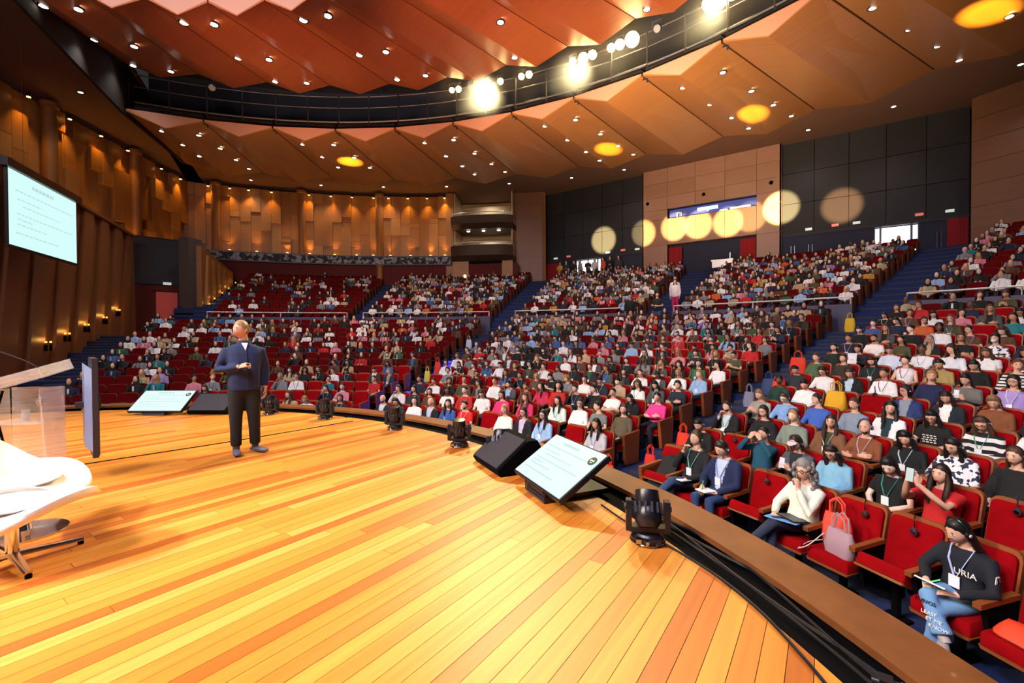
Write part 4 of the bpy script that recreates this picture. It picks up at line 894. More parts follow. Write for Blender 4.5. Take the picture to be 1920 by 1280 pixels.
def person(loc,rz,sc,pose,hair,hc,skin,top,tc,leg='#1c1e2a',shoe='#15151a',jacket=None,ex=(),label='',group=None,topmat=None,legkind='long',lany=None):
    P=POSES[pose]; b=link('person',cache(('b',pose),lambda:body_mesh(pose)),None,loc,rz); b.scale=(sc,)*3; tint(b,skin); tag(b,label,'person',group)
    t=tint(link('shirt',cache(('t',pose,top),lambda:top_mesh(pose,top)),b),tc)
    if topmat: t.material_slots[0].link='OBJECT'; t.material_slots[0].material=M[topmat]
    if jacket: tint(link('jacket',cache(('t',pose,'jacket'),lambda:top_mesh(pose,'jacket')),b),jacket)
    tint(link('trousers',cache(('l',pose,legkind),lambda:trouser_mesh(pose,legkind)),b),leg); [tint(link('shoe',cache(('s',pose,q),lambda:shoe_mesh(pose,q)),b),shoe) for q in (0,1)]
    X=headM(P)
    def hd(name,me,c=None):
        o=link(name,me,b); o.matrix_local=X
        if c: tint(o,c)
        return o
    if hair!='bald': hd('hair' if hair!='cap' else 'cap',cache(('h',hair),lambda:hair_mesh(hair)),hc)
    if hair=='cap': hd('hair',cache(('h','bob'),lambda:hair_mesh('bob')),'#2a1c16')
    if 'headset' in ex: hd('headset',cache('hs',headset_mesh))
    if 'glasses' in ex: hd('glasses',cache('gl',glasses_mesh))
    if 'mask' in ex: hd('face_mask',cache('mk',mask_mesh))
    if 'beard' in ex: hd('beard',cache('bd',beard_mesh),hc if hair!='bald' else '#2a1e18')
    if lany: tint(link('lanyard',cache(('ly',pose),lambda:lanyard_mesh(pose)),b),lany); link('badge',cache(('bg',pose),lambda:badge_mesh(pose)),b)
    return b
# ------------------------------------------------------------------ the audience
SKL,SKM,SKD,SKP='#e2b098','#c89474','#6e4834','#eac8b8'
BK,DB,BR,BL,GY='#120e0d','#2a1a13','#4a3020','#a57e50','#8a8482'
D=dict
H=[ # block,row,angle,pose,hair,haircolour,skin,top,topcolour,more,look
('R',0,25.3,'chinx','short','#4e3826',SKL,'long','#15161b',D(sc=1.1,leg='#2c4268',shoe='#c8c2ba',lany='#6fb8a8',ex=('headset',)),'man in dark sweater and jeans, hand at his mouth, legs crossed'),
('R',0,27.8,'write','short',DB,SKL,'long','#b9c6e4',D(sc=1.1,leg='#27406e',shoe='#1a1412',jacket='#16224a',lany='#8fa6d8',ex=('headset',),pen=1),'man in navy suit jacket writing in a notebook'),
('R',0,33.2,'greyw','curly',GY,SKL,'long','#e4e8da',D(sc=1.06,leg='#232c44',shoe='#a8a49a',ex=('headset','glasses')),'grey haired woman in a white blouse with one leg crossed'),
('R',0,40.7,'hoodie','long',BK,SKL,'long','#0e1320',D(leg='#6f9ccc',shoe='#b0a8a8',lany='#aab8e8',ex=('headset',),legkind='flare'),'long haired woman in dark printed hoodie and ripped light jeans'),
('R',1,22.8,'down','short',BK,SKL,'long','#101114',D(ex=('headset',)),'person in black with headphones behind the man in dark sweater'),
('R',1,27.7,'eyes','short',DB,SKL,'long','#125068',D(ex=('headset',)),'person in teal jacket raising both hands to the face'),
('R',1,30.1,'phone','cap','#ecc8d0',SKL,'long','#22252c',D(jacket='#50545c',ex=('headset',),held='phone'),'person in a pale pink cap looking at a phone'),
('R',1,32.3,'down','longf',DB,SKL,'long','#7fb4d4',D(ex=('headset','glasses')),'woman in light blue hoodie with headphones and glasses'),
('R',1,35.3,'down','bob',BK,SKP,'short','#0c0d10',D(lany='#1f8f78'),'woman in black t-shirt with a green lanyard looking down'),
('R',1,37.4,'raise','longf',DB,SKL,'short','#c41c20',D(held='phone'),'woman in red t-shirt holding up a phone to take a picture'),
('R',2,22.5,'chin','short',DB,SKL,'long','#d8e0e8',D(jacket='#101116',lany='#2f9a7a',ex=('headset','beard')),'bearded man in black blazer resting chin on his hand'),
('R',2,25.3,'lap','bob',DB,SKL,'long','#16181f',D(ex=('glasses',)),'dark haired woman with glasses in a black jacket'),
('R',2,27.4,'lap','long',BL,SKP,'long','#7c8c84',D(ex=('headset',)),'blonde woman in grey green shirt with headset'),
('R',2,29.7,'lapl','longf',DB,SKL,'long','#3c3a26',D(jacket='#7a5236',lany='#d8d8d0'),'woman in tan jacket with loose brown hair and a badge'),
('R',2,31.7,'cross','bald',DB,SKL,'long','#824a2c',D(lany='#9fb4d0',ex=('headset','beard')),'bald bearded man in brown jacket with folded arms'),
('R',2,33.9,'down','longf',BK,SKL,'long','#0d0d11',D(lany='#bcd8e8',ex=('headset',)),'woman in black looking down with large headphones'),
('R',2,36.0,'write','longf',BK,SKL,'long','#ece8ec',D(ex=('headset',),topmat='floral'),'woman in white flowered blouse with headphones'),
('R',3,23.0,'phone','long','#80644a',SKL,'long','#9c9a90',D(),'person in grey shirt holding something at the chest'),
('R',3,24.9,'write','short',BR,SKP,'long','#80a6dc',D(ex=('headset','glasses')),'person in light blue shirt with glasses and headset'),
('R',3,27.0,'lapr','short',BK,SKL,'long','#3c62b8',D(ex=('headset',)),'short haired person in blue shirt'),
('R',3,29.2,'lap','short',BR,SKL,'long','#8090a4',D(),'man in grey blue polo shirt beside the yellow backpack'),
('R',3,31.1,'lapl','longf',BK,SKL,'short','#10343a',D(jacket='#e6e6ea',ex=('headset',)),'woman in white jacket over a dark print t-shirt'),
('R',3,33.3,'down','longf',BK,SKL,'short','#0d0e14',D(ex=('glasses',)),'woman in black t-shirt with white print'),
('R',3,35.4,'down','longf',BR,SKL,'long','#dddddd',D(topmat='zebra',ex=('headset','glasses'),lany='#3fae90'),'woman in black and white zebra sweater'),
('R',4,22.6,'lap','pony',BK,SKD,'long','#143a34',D(ex=('headset',)),'woman in dark green cardigan beside the aisle'),
('R',4,24.5,'down','short',BK,SKL,'long','#e8ecf0',D(),'person in bright white sweater looking down'),
('R',4,30.4,'lapr','bob',BK,SKL,'long','#8a94a0',D(jacket='#22366a',ex=('headset','glasses')),'woman in navy jacket with round glasses and headset'),
('R',4,32.4,'down','longf',DB,SKL,'long','#f0eeee',D(jacket='#18202c',ex=('headset',)),'dark haired woman in black cardigan with headphones looking down'),
('R',4,34.4,'down','bob','#7a5e40',SKL,'long','#7e4a2a',D(),'blonde woman in rust brown jacket looking down'),
('R',5,22.3,'down','short',BK,SKL,'long','#2a2c34',D(ex=('headset',)),'person with headset beside an orange bag'),
('R',5,24.2,'write','bob',DB,SKL,'long','#e6e6ea',D(ex=('headset','glasses')),'person in white sweater with headset writing'),
('R',5,25.9,'down','longf',BR,SKL,'long','#b8d4e8',D(jacket='#15161d',ex=('headset',)),'woman in dark cardigan over a pale top'),
('R',5,27.8,'lap','pony',DB,SKM,'long','#eceaf0',D(lany='#40444c'),'woman in white turtleneck with hair tied back'),
('R',5,30.2,'lapl','bob',BL,SKL,'long','#16204a',D(ex=('headset',)),'blonde woman in navy sweater leaning sideways'),
('R',5,31.9,'phone','long',BK,SKL,'long','#6a6866',D(held='phone'),'brunette in grey sweater pointing a phone'),
('R',5,33.8,'lap','bob',BK,SKL,'long','#a08ccc',D(ex=('headset','glasses'),lany='#e0e0f0'),'woman in lilac shirt with headset'),
('R',6,22.3,'lap','short',BR,SKL,'long','#4a6648',D(),'person in green jacket next to the aisle'),
('R',6,24.1,'lap','short',DB,SKL,'long','#2e2a20',D(ex=('headset',)),'person in dark olive jacket with headset'),
('R',6,25.9,'down','longf',DB,SKL,'long','#16181f',D(ex=('headset',),lany='#4fa090'),'long haired woman in black with green lanyard'),
('R',6,27.7,'lap','pony',BK,SKL,'vest','#e8e4ea',D(lany='#50545c',ex=('headset',)),'woman in sleeveless white knit top'),
('R',6,29.5,'down','short',BK,SKM,'long','#a8925c',D(ex=('headset',)),'person in beige sweater with black hair and headset'),
('R',6,31.1,'down','bob',BK,SKL,'long','#0e0e10',D(ex=('headset',)),'woman in black with headset, hair tied up'),
('R',6,32.8,'lapl','short',BR,SKL,'long','#8a8c84',D(topmat='stripe'),'person in grey striped top'),
('R',7,22.3,'lap','bob',BK,SKL,'long','#10241e',D(ex=('headset',)),'woman in black and green near the aisle'),
('R',7,23.9,'phone','bob',BK,SKL,'long','#22222a',D(ex=('headset',),held='paper'),'person holding up a white sheet of paper'),
('R',7,25.8,'down','short',DB,SKL,'long','#ccd4ec',D(),'person in pale blue shirt turning round'),
('R',7,27.5,'lap','short',BK,SKD,'short','#e4e4ee',D(lany='#b0b0b8'),'dark skinned man in white t-shirt'),
('R',7,29.0,'lapr','curly',DB,SKL,'long','#dfe2ee',D(),'curly haired woman in white top turned sideways'),
('R',8,22.2,'lap','short',BK,SKM,'long','#141a30',D(lany='#a89cd8'),'large man in navy jacket at the aisle'),
('R',8,23.8,'lap','short',BK,SKM,'short','#e8e4e4',D(ex=('beard',)),'smiling man in white t-shirt'),
('R',8,30.0,'lap','bob',BK,SKL,'long','#ece8ee',D(topmat='floral',ex=('mask',)),'person with a face mask and flowered blouse'),
('C',0,-15.3,'lap','bald',BR,SKL,'long','#c8d0e0',D(jacket='#141a2c',lany='#c8d4ea',ex=('beard',)),'bald man in dark navy suit at the left end of the front row'),
('C',0,-13.0,'down','long',BK,SKL,'long','#22242c',D(),'dark haired woman looking down behind a moving head light'),
('C',0,-10.5,'lapl','long',DB,SKP,'long','#eceef0',D(),'woman with long hair in a white top'),
('C',0,-7.9,'lap','bald',BR,SKL,'long','#b8c8e4',D(jacket='#121620',lany='#c8d0e0'),'bald man in black suit with pale blue shirt'),
('C',0,-5.3,'lapl','longf',BK,SKL,'long','#2c5aa8',D(lany='#d0dcf0'),'woman in blue shirt with long dark hair'),
('C',0,-2.7,'lap','short',BK,SKL,'short','#d81c22',D(ex=('beard',),lany='#c8c8d0'),'bearded man in bright red polo shirt'),
('C',0,3.1,'lap','bob',BL,SKL,'long','#ecebe6',D(leg='#5c6478'),'blonde woman in a white blouse and grey trousers'),
('C',0,5.8,'lap','bob',DB,SKL,'long','#c8b8d8',D(jacket='#14161f',ex=('glasses',)),'woman in dark blazer with glasses'),
('C',0,8.5,'lap','longf',BK,SKL,'long','#9cbce4',D(leg='#d8c4c4',ex=('glasses',),lany='#5a8aa0'),'woman in light denim shirt and pale trousers with a badge'),
('C',0,15.2,'lap','longf',BK,SKM,'long','#bcb8c0',D(leg='#1c2844',lany='#8ab0d8'),'dark haired woman in pale grey knit at the end of the front row'),
('C',1,-15.7,'chin','bob',BR,SKL,'long','#dcd8dc',D(),'person with hand at the cheek by the left aisle'),
('C',1,-13.4,'lap','long',BK,SKL,'long','#2a2c34',D(),'dark haired person in charcoal'),
('C',1,-0.4,'lap','bob',BK,SKL,'long','#e02c78',D(ex=('glasses',)),'dark haired woman in a magenta pink top'),
('C',1,2.9,'lap','longf',BR,SKL,'long','#c83060',D(),'woman in a rose pink cardigan'),
('C',1,7.2,'lap','longf',BK,SKL,'long','#d4e6e4',D(lany='#48a894'),'woman in pale mint shirt with a green lanyard'),
('C',1,9.9,'lapl','long',BK,SKP,'long','#f0f0ee',D(ex=('glasses',)),'woman in bright white cardigan with glasses and a black scarf'),
('C',1,15.0,'lapl','long',BR,SKL,'long','#5c5240',D(ex=('headset',)),'woman in brown jacket with pink scarf'),
('C',2,16.0,'cross','pony',BK,SKL,'long','#ec3a92',D(ex=('headset',)),'woman in white and bright pink jacket with headset'),
('C',2,2.4,'lapr','longf',BK,SKL,'long','#c02850',D(),'woman in dark pink top with black hair'),
('C',2,11.2,'cross','short',BK,SKL,'short','#e8e8ea',D(),'man in tight white t-shirt with folded arms'),
('C',3,15.8,'cross','short',BK,SKL,'long','#1c2230',D(ex=('headset',)),'person in dark jacket with a blue scarf and folded arms'),
]
EMPTY={('R',0):(22.8,30.4,35.7,38.2,43.2),('R',1):(25.2,39.8),('R',4):(26.6,28.5),('R',5):(36.0,),('C',0):(.3,11.9)}
ORD='first second third fourth fifth sixth seventh eighth ninth tenth eleventh twelfth thirteenth fourteenth fifteenth sixteenth seventeenth eighteenth nineteenth twentieth'.split()
def ordn(n): return ORD[n-1] if n<=20 else ('twenty-' if n<30 else 'thirty-' if n<40 else 'forty-')+ORD[(n%10)-1] if n%10 else {30:'thirtieth',40:'fortieth',50:'fiftieth'}[n]
TOPS=[('black','#101115',26),('white','#e6e6e8',17),('grey','#7c7e84',9),('navy','#18213e',8),('beige','#b49c78',7),('brown','#5a3a26',7),('red','#b81e22',5),('pink','#cc7c90',4),('pale blue','#92b4dc',6),('denim','#3a5c90',4),('green','#2c5c3e',3),('olive','#4a4a30',3),('mustard','#b8862c',2),('teal','#1c7078',2),('lilac','#9c88bc',2),('orange','#cc5c22',1)]
HAIRS=[('long','long',30),('longf','flowing',22),('bob','bobbed',14),('short','short',26),('pony','tied',14),('bald','bald',3),('curly','curly',5)]
HCOL=[('black',BK,44),('brown',DB,34),('light brown',BR,15),('fair',BL,9),('grey',GY,2)]
SKINS=[(SKL,50),(SKM,30),(SKP,18),(SKD,8)]
def pick(l): return random.choices(l,[q[-1] for q in l])[0]
SEATS=[]
PITCH=.515
def fill(blk,name,row,r,z,a0,a1,occ):
    hs=[h for h in H if h[0]==blk and h[1]==row]; em=EMPTY.get((blk,row),()); pit=math.degrees(PITCH/r)
    fixed=sorted([(h[2],h) for h in hs]+[(e,None) for e in em],key=lambda q:q[0]); out=[]
    cur=a0+pit*.55; marks=fixed+[(a1+pit*.45,'end')]
    for a,h in marks:
        n=int((a-cur+pit*.08)/pit); gap=(a-cur)
        for i in range(n): out.append((cur+gap*(i+.0)/max(n,1) if n else cur,'auto'))
        if h!='end': out.append((a,h))
        cur=a+pit
    for i,(a,h) in enumerate(out):
        o=True if isinstance(h,tuple) else False if h is None else random.random()<occ
        SEATS.append(dict(blk=blk,name=name,row=row,a=a,r=r,z=z,i=i+1,n=len(out),h=h if isinstance(h,tuple) else None,occ=o,end=-1 if i==0 else 1 if i==len(out)-1 else 0))
for k in range(NL):
    fill('L','left',k,rl(k),zl(k),-60.8,-20.5,.5 if k<9 else .6)
    fill('C','centre',k,rl(k),zl(k),-16.2,17.0,.93)
    fill('R','right',k,rl(k),zl(k),21.2,56,.88)
UN=['upper far left','upper left','upper centre left','upper centre right','upper right']
for j in range(NU):
    for q,((a0,a1),nm,oc) in enumerate(zip(ed,UN,(.4 if j<10 else .1,.82 if j<11 else .3,.93,.92 if j<10 else .5,.82))):
        if q==2 and j>11: continue
        if q==3 and j>11: continue
        fill('U%d'%q,nm,j,ru(j),zu(j),a0+.3,min(a1,34)-.3,oc)
for s in SEATS:
    s['p']=pol(s['r'],s['a'],s['z']); x,y,d=project(s['p']+Vector((0,0,.8))); s['d']=(s['p']-Vector(CAMP)).length; s['v']=d>.3 and -110<x<2030 and 300<y<1400
    if s['h'] is None and s['occ']:
        s['top']=pick(TOPS); s['hair']=pick(HAIRS); s['hc']=pick(HCOL); s['skin']=pick(SKINS)[0]
    s['k']=(1-.03*min(s['row'],4)) if s['blk'] in 'LCR' else .86; s['s']=.96*s['k']*(random.uniform(.94,1.05) if s['h'] is None else s['h'][9].get('sc',1))
SEATS=[s for s in SEATS if s['v']]
SEATS.sort(key=lambda s:s['d'])
near_seat=SEATS[:296]; occs=[s for s in SEATS if s['occ']]
near_p=occs[:286]; far_p=occs[286:]; far_s=SEATS[296:]
def fit16(a,b):
    w=(a+', '+b).split()
    if len(w)<=16: return ' '.join(w)
    if len((a+', '+b).replace(' from left','').split())<=16: return (a+', '+b).replace(' from left','')
    return a
def place_words(s): return '%s row %s block, %s seat from left'%(ordn(s['row']+1),s['name'],ordn(s['i']))
for s in near_seat:
    up=(not s['occ']) and random.random()<.6
    if s['blk']=='R' and s['row']==0 and abs(s['a']-35.7)<.2: up=False
    r=seat_copy(s['end'],up); r.name='auditorium_seat'; r.scale=(.5+.5*s['k'],)+(s['k'],)*2; r.location=s['p']; r.rotation_euler=(0,0,-R_(s['a']))
    tag(r,('red velvet seat under a sitter, ' if s['occ'] else 'empty red velvet seat, ')+place_words(s),'seat','red velvet auditorium seats')
AUTO=['lap','lap','lapl','lapr','cross','chin','phone','write','down','lap','lapl']
held=[]
for s in near_p:
    rz=-R_(s['a']); jit=random.uniform(-.12,.12)
    if s['h']:
        b,row,a,pose,hair,hc,skin,top,tc,more,look=s['h']; more=dict(more)
        more.pop('sc',None); hd=more.pop('held',None); pen=more.pop('pen',None)
        o=person(s['p'],rz,s['s'],pose,hair,hc,skin,top,tc,label=fit16(look,ordn(row+1)+' row '+s['name']+' block'),group=None,**more)
        s['o']=o
        if hd: held.append((o,pose,hd,look))
    else:
        t,hr,hcl=s['top'],s['hair'],s['hc']; long=random.random()<.8; pose=random.choice(AUTO)
        ex=[]; 
        if random.random()<.35: ex.append('headset')
        if random.random()<.25: ex.append('glasses')
        jk=random.choice(['#14161d','#20242e','#3a2c22','#4a4c50','#1c2848']) if random.random()<.22 and long else None
        s['o']=person(s['p'],rz+jit,s['s'],pose,hr[0],hcl[1],s['skin'],'long' if long else 'short',t[1],leg=random.choice(['#1c2438','#14151a','#2c3c5c','#3a3a3c']),jacket=jk,ex=ex,lany=random.choice(['#3f9a84','#8fa6d8','#d8d8e0','#40444c']) if random.random()<.45 else None,
            label=fit16('person in %s top, %s'%(t[0],('%s %s hair'%(hr[1],hcl[0])) if hr[0]!='bald' else 'bald head'),place_words(s)),group='seated audience members')
# ---- distant audience and seats, past the first three hundred: one crowd mesh each
def arrays(mb): return np.array(mb.V,dtype=np.float32),mb.F,mb.I
def lowp(kind,hair):
    mb=MB()
    def ring(y,z,rx,ry,n=6): return [(rx*cos(2*pi*j/n),y+ry*sin(2*pi*j/n),z) for j in range(n)]
    mb.rings([ring(.03,.46,.18,.15),ring(.07,.68,.16,.13),ring(.11,.88,.2,.125),ring(.115,.97,.15,.09),ring(.11,1.03,.05,.05)],2)
    mb.tube([(0,.11,1.0),(0,.09,1.12)],.05,5,1)
    mb.ell((0,.075,1.17),(.076,.095,.118),1,8,6)
    mb.ell((0,.10,1.20),(.088,.092,.108),0,8,6)
    if hair=='l': mb.rings([[(.095*cos(t)*w,.10+.07*sin(t),z) for t in [R_(x) for x in (0,45,90,135,180,225,270,315)]] for z,w in ((1.2,1),(1.05,1.1),(.86,1.15))],0)
    for s_ in (-1,1):
        if kind==0: P=[(s_*.19,.1,.94),(s_*.25,.02,.70),(s_*.07,-.22,.62)]
        elif kind==1: P=[(s_*.19,.1,.94),(s_*.25,-.03,.72),(-s_*.06,-.17,.74)]
        else: P=[(s_*.19,.1,.94),(s_*.23,-.12,.76),(s_*.04,-.10 if s_<0 else -.2,1.02 if s_<0 else .68)]
        mb.tube(P,[.06,.055,.04],5,2); mb.ell(P[2],(.04,.05,.035),1,5,4)
        mb.tube([(s_*.09,0,.52),(s_*.12,-.42,.52),(s_*.11,-.38,.05)],[.085,.068,.05],5,3)
    mb.box((.0,-.075,.86),(.05,.02,.16),4)
    return arrays(mb)
def build_crowd(name,items,mat_,**pr):
    Vs=[];Ls=[];St=[];Ct=[];Cs=[];nv=0;nl=0
    for (V,F,I),Mx,cols in items:
        vc=np.zeros((len(V),4),np.float32); 
        for f,i in zip(F,I): vc[list(f)]=cols[i]
        A=np.array(Mx,dtype=np.float32); Vs.append(V@A[:3,:3].T+A[:3,3]); Cs.append(vc)
        for f in F: St.append(nl); Ct.append(len(f)); Ls.extend([q+nv for q in f]); nl+=len(f)
        nv+=len(V)
    me=bpy.data.meshes.new(name); V=np.concatenate(Vs); me.vertices.add(len(V)); me.vertices.foreach_set('co',V.ravel())
    me.loops.add(len(Ls)); me.loops.foreach_set('vertex_index',Ls); me.polygons.add(len(St)); me.polygons.foreach_set('loop_start',St); me.polygons.foreach_set('loop_total',Ct)
    me.update(calc_edges=True); me.materials.append(mat_); colour_attr(me,np.concatenate(Cs)); me.polygons.foreach_set('use_smooth',[True]*len(St)); me.set_sharp_from_angle(angle=R_(50))
    return link(name,me,None,kind='stuff',**pr)
LP={(k,h):lowp(k,h) for k in range(3) for h in 'ls'}
def seat_low():
    mb=MB(); P=rrect(.47,.56,.07,3); Q=rrect(.505,.6,.08,3)
    s0=len(mb.V); mb.rings([[(x,.05,z) for x,z in Q],[(x,-.0,z) for x,z in Q]],1); mb.rings([[(x,.0,z+.015) for x,z in P],[(x,-.05,z+.015) for x,z in P]],0); mb.xf(TB,s0)
    mb.box((0,-.06,.41),(.45,.46,.11),0); mb.box((.255,-.03,.62),(.06,.46,.05),1); mb.box((.255,.03,.35),(.04,.3,.5),2); return arrays(mb)
SL=seat_low(); SLE=None
def end_low(s):
    mb=MB(); mb.V=[tuple(v) for v in SL[0]]; mb.F=list(SL[1]); mb.I=list(SL[2]); mb.prism([(s*.27-.035,-.22,.04),(s*.27-.035,.2,.04),(s*.27-.035,.24,.70),(s*.27-.035,-.3,.66)],(.07,0,0),1); return arrays(mb)
SLR,SLL=end_low(1),end_low(-1)
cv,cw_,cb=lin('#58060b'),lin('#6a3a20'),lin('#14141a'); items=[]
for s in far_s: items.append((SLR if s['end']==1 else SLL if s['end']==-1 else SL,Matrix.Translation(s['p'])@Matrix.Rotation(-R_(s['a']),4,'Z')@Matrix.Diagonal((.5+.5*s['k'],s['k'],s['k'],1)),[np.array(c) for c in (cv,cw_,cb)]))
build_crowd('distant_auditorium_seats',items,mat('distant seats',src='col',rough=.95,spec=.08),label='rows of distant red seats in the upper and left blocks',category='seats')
items=[]
for s in far_p:
    kind=random.choice((0,0,1,2)); hl='l' if s['hair'][0] in ('long','longf','bob','curly') else 's' if s['h'] is None else 's'
    lg=lin(random.choice(['#1c2438','#14151a','#2c3c5c'])); bd=lin(s['top'][1]) if random.random()<.6 else lin(random.choice(['#e0e0e8','#6fb8a8','#a0b0d8']))
    Mx=Matrix.Translation(s['p'])@Matrix.Rotation(-R_(s['a'])+random.uniform(-.25,.25),4,'Z')@Matrix.Diagonal((s['s'],s['s'],s['s'],1))
    hcx=s['hc'][1] if s['hair'][0]!='bald' else s['skin']
    items.append((LP[(kind,hl)],Mx,[np.array(c) for c in (lin(hcx),lin(s['skin']),lin(s['top'][1]),lg,bd)]))
build_crowd('distant_audience',items,M['crowd'],label='distant seated audience filling the upper and left blocks',category='crowd')
# ---- standing people
def stand(p,rz,pose,hair,hc,skin,top,tc,leg,lab,sc=.98,**k): return person(p,rz,sc,pose,hair,hc,skin,top,tc,leg=leg,label=lab,**k)
spk=stand((.50,6.40,0),AXIS+R_(38),'speaker','short','#9a7a50','#d8a088','long','#1c2a54','#14141a','speaker on stage in navy zip jacket and black trousers holding a clicker',1.0,shoe='#5a5c6e'); spk.scale=(1.06,1.1,1.0)
Ps=POSES['speaker']; zf=1.43
put('zipper',MB().tube([(.012,neck_front(Ps,z,.017),z) for z in (.86,1.0,1.15,1.3,1.38)],.005,5),M['grey'],spk)
put('collar',MB().lathe([(.085,1.435),(.078,1.475),(.066,1.50)],16,0,(0,.018,0)),M['cloth'],spk,color='#1c2a54')
put('shirt_collar',MB().prism([(-.035,neck_front(Ps,1.46,.028),1.47),(.035,neck_front(Ps,1.46,.028),1.47),(.005,neck_front(Ps,1.36,.019),1.37)],(0,.012,0)),M['paper'],spk,False)
tag(put('clicker',MB().box((0,0,0),(.03,.09,.018)).xf(Matrix.Translation((.50,6.40,0))@Matrix.Rotation(AXIS+R_(38),4,'Z')@Matrix.Translation((-.0,-.30,1.20))),M['blackgloss'],None,False),'small black clicker in the speaker\'s raised hand','remote')
ST=[(pol(24.6,-2.2,zl(14)),'stand','short',BK,SKM,'long','#0e0f16','#1a2038','man in black standing at the front of the upper centre aisle'),
 (pol(24.5,.9,zl(14)),'standx','short',BK,SKL,'short','#16161a','#3c5c8c','man in black t-shirt and jeans with folded arms in the centre aisle'),
 (pol(26.7,1.3,zu(1)),'stand','long',BK,SKL,'long','#e0d8dc','#c81c5c','person with bright pink trousers climbing the upper centre aisle'),
 (pol(27.8,.6,zu(2)),'stand','long',BK,SKL,'long','#dcdce4','#c8c8d0','long haired person in white climbing the upper centre aisle')]
for p,pose,hair,hc,sk,top,tc,leg,lab in ST: stand(p,-math.atan2(p.x,p.y)+random.uniform(-.4,.4),pose,hair,hc,sk,top,tc,leg,lab,.96)
DC=[('#c89a20','yellow'),('#28303c','dark blue'),('#16161a','black'),('#8c8c98','grey'),('#1a1a22','black'),('#c8c8d0','white'),('#d84c20','orange'),('#101014','black'),('#34343c','charcoal')]
for i,(c,n) in enumerate(DC):
    stand((-10.9+i*.62,35.7-.15*(i%2),zu(12)-.1),random.uniform(-.6,.6),random.choice(['stand','standx']),random.choice(['short','long']),BK,SKL,'long',c,'#1a1c26','person in %s top standing by the bright left back doorway, %s from the left'%(n,ORD[i]),.97)
# ------------------------------------------------------------------ things carried and left on seats
def tote(loc,rz,c,w,h,lab,dp=.12,handle=True,cat='bag'):
    r=tag(empty('tote_bag',loc,rz),lab,cat,None); rs=[]
    for t,kx,ky in ((0,.86,.9),(.3,1,1.05),(.7,.95,.8),(1,.84,.3)):
        rs.append([(w/2*kx*math.copysign(abs(cos(a))**.6,cos(a))+.01*sin(3*a+t*4),dp/2*ky*math.copysign(abs(sin(a))**.6,sin(a))+.008*cos(4*a),h*t) for a in [2*pi*i/16 for i in range(16)]])
    put('body',MB().rings(rs),M['bagc'],r,True,60,color=c)
    if handle:
        for q in (-1,1): put('handle',MB().tube([(-w*.22,q*dp*.12,h*.97),(-w*.2,q*dp*.2,h+.13),(0,q*dp*.25,h+.19),(w*.2,q*dp*.2,h+.13),(w*.22,q*dp*.12,h*.97)],.011,6,flat=.5),M['bagc'],r,color=c)
    return r
def seatpt(r,a,dz,dx=0,dy=0,k=None):
    v=Vector((dx,dy,dz)); return Matrix.Translation(pol(r,a,0))@Matrix.Rotation(-R_(a),4,'Z')@v
ORC='#e0341c'
tote(seatpt(rl(0),28.6,zl(0),-.0,-.66),-R_(28),ORC,.24,.34,'red orange tote bag on the floor at the suited man\'s feet')
tote(seatpt(rl(0),16.2,zl(0)+.08,.34,-.28),-R_(17),ORC,.34,.44,'red tote bag hanging at the end of the front centre row')
tote(seatpt(rl(1),17.0,zl(1)+.02,.40,-.2),-R_(17),'#d02c1c',.26,.34,'small red bag on the step behind the front centre row')
tote(seatpt(rl(2),17.2,zl(2)+.02,.46,-.15),-R_(17),ORC,.30,.42,'orange drawstring bag standing at the end of the third centre row')
tote(seatpt(rl(5),17.4,zl(5)+.02,.44,-.1),-R_(17),'#7c7c98',.26,.36,'grey patterned backpack on the aisle steps beside the sixth row')
tote(seatpt(rl(6),17.4,zl(6)+.02,.5,-.1),-R_(17),'#26406c',.34,.40,'navy blue backpack on the aisle steps beside the seventh row')
tote(seatpt(rl(8),17.4,zl(8)+.02,.5,-.1),-R_(17),ORC,.42,.44,'large orange bag at the aisle end of the ninth centre row')
tote(seatpt(rl(13),17.4,zl(13)+.02,.42,-.1),-R_(17),'#d8b018',.3,.46,'yellow bag at the aisle end of an upper centre row')
tote(seatpt(rl(4),26.6,zl(4)+.46,0,-.02),-R_(26.6),'#d8a414',.36,.42,'yellow backpack sitting on a seat in the right block',.2)
tote(seatpt(rl(5),22.3,zl(5)+.5,-.24,-.2),-R_(24),ORC,.26,.30,'orange bag on the lap of the person with headset by the aisle',.14,False)
tote(seatpt(rl(5),-20.6,zl(5)+.02,.4,-.1),R_(20),'#d8c83c',.24,.4,'pale yellow bag at the left block aisle end, sixth row')
tote(seatpt(rl(6),-20.6,zl(6)+.02,.42,-.1),R_(20),ORC,.28,.48,'orange bag at the left block aisle end, seventh row')
tote(seatpt(rl(10),-20.6,zl(10)+.02,.42,-.1),R_(20),'#c8ccd8',.28,.44,'white bag at the left block aisle end, eleventh row')
tote(seatpt(rl(0),35.7,zl(0)+.455,-.10,.02),-R_(36),'#f0503c',.34,.36,'coral red tote bag leaning on the empty seat next to the grey haired woman',.1)
mv=tote(seatpt(rl(0),35.7,zl(0)+.455,.06,-.16),-R_(44),'#a88894',.34,.27,'mauve leather handbag with pale straps on the empty front seat',.15)
put('strap',MB().tube(bez([(-.12,-.08,.2),(-.2,-.2,.04),(-.26,-.26,-.02),(-.34,-.2,-.06),(-.3,-.1,.02),(-.16,-.06,.1)],16),.009,6,flat=.5),M['bagc'],mv,color='#d8b8b4')
tote(seatpt(rl(0),43.2,zl(0)+.45,0,-.14),-R_(46),'#e84020',.36,.12,'orange bag lying on the last front seat at right',.3,False)
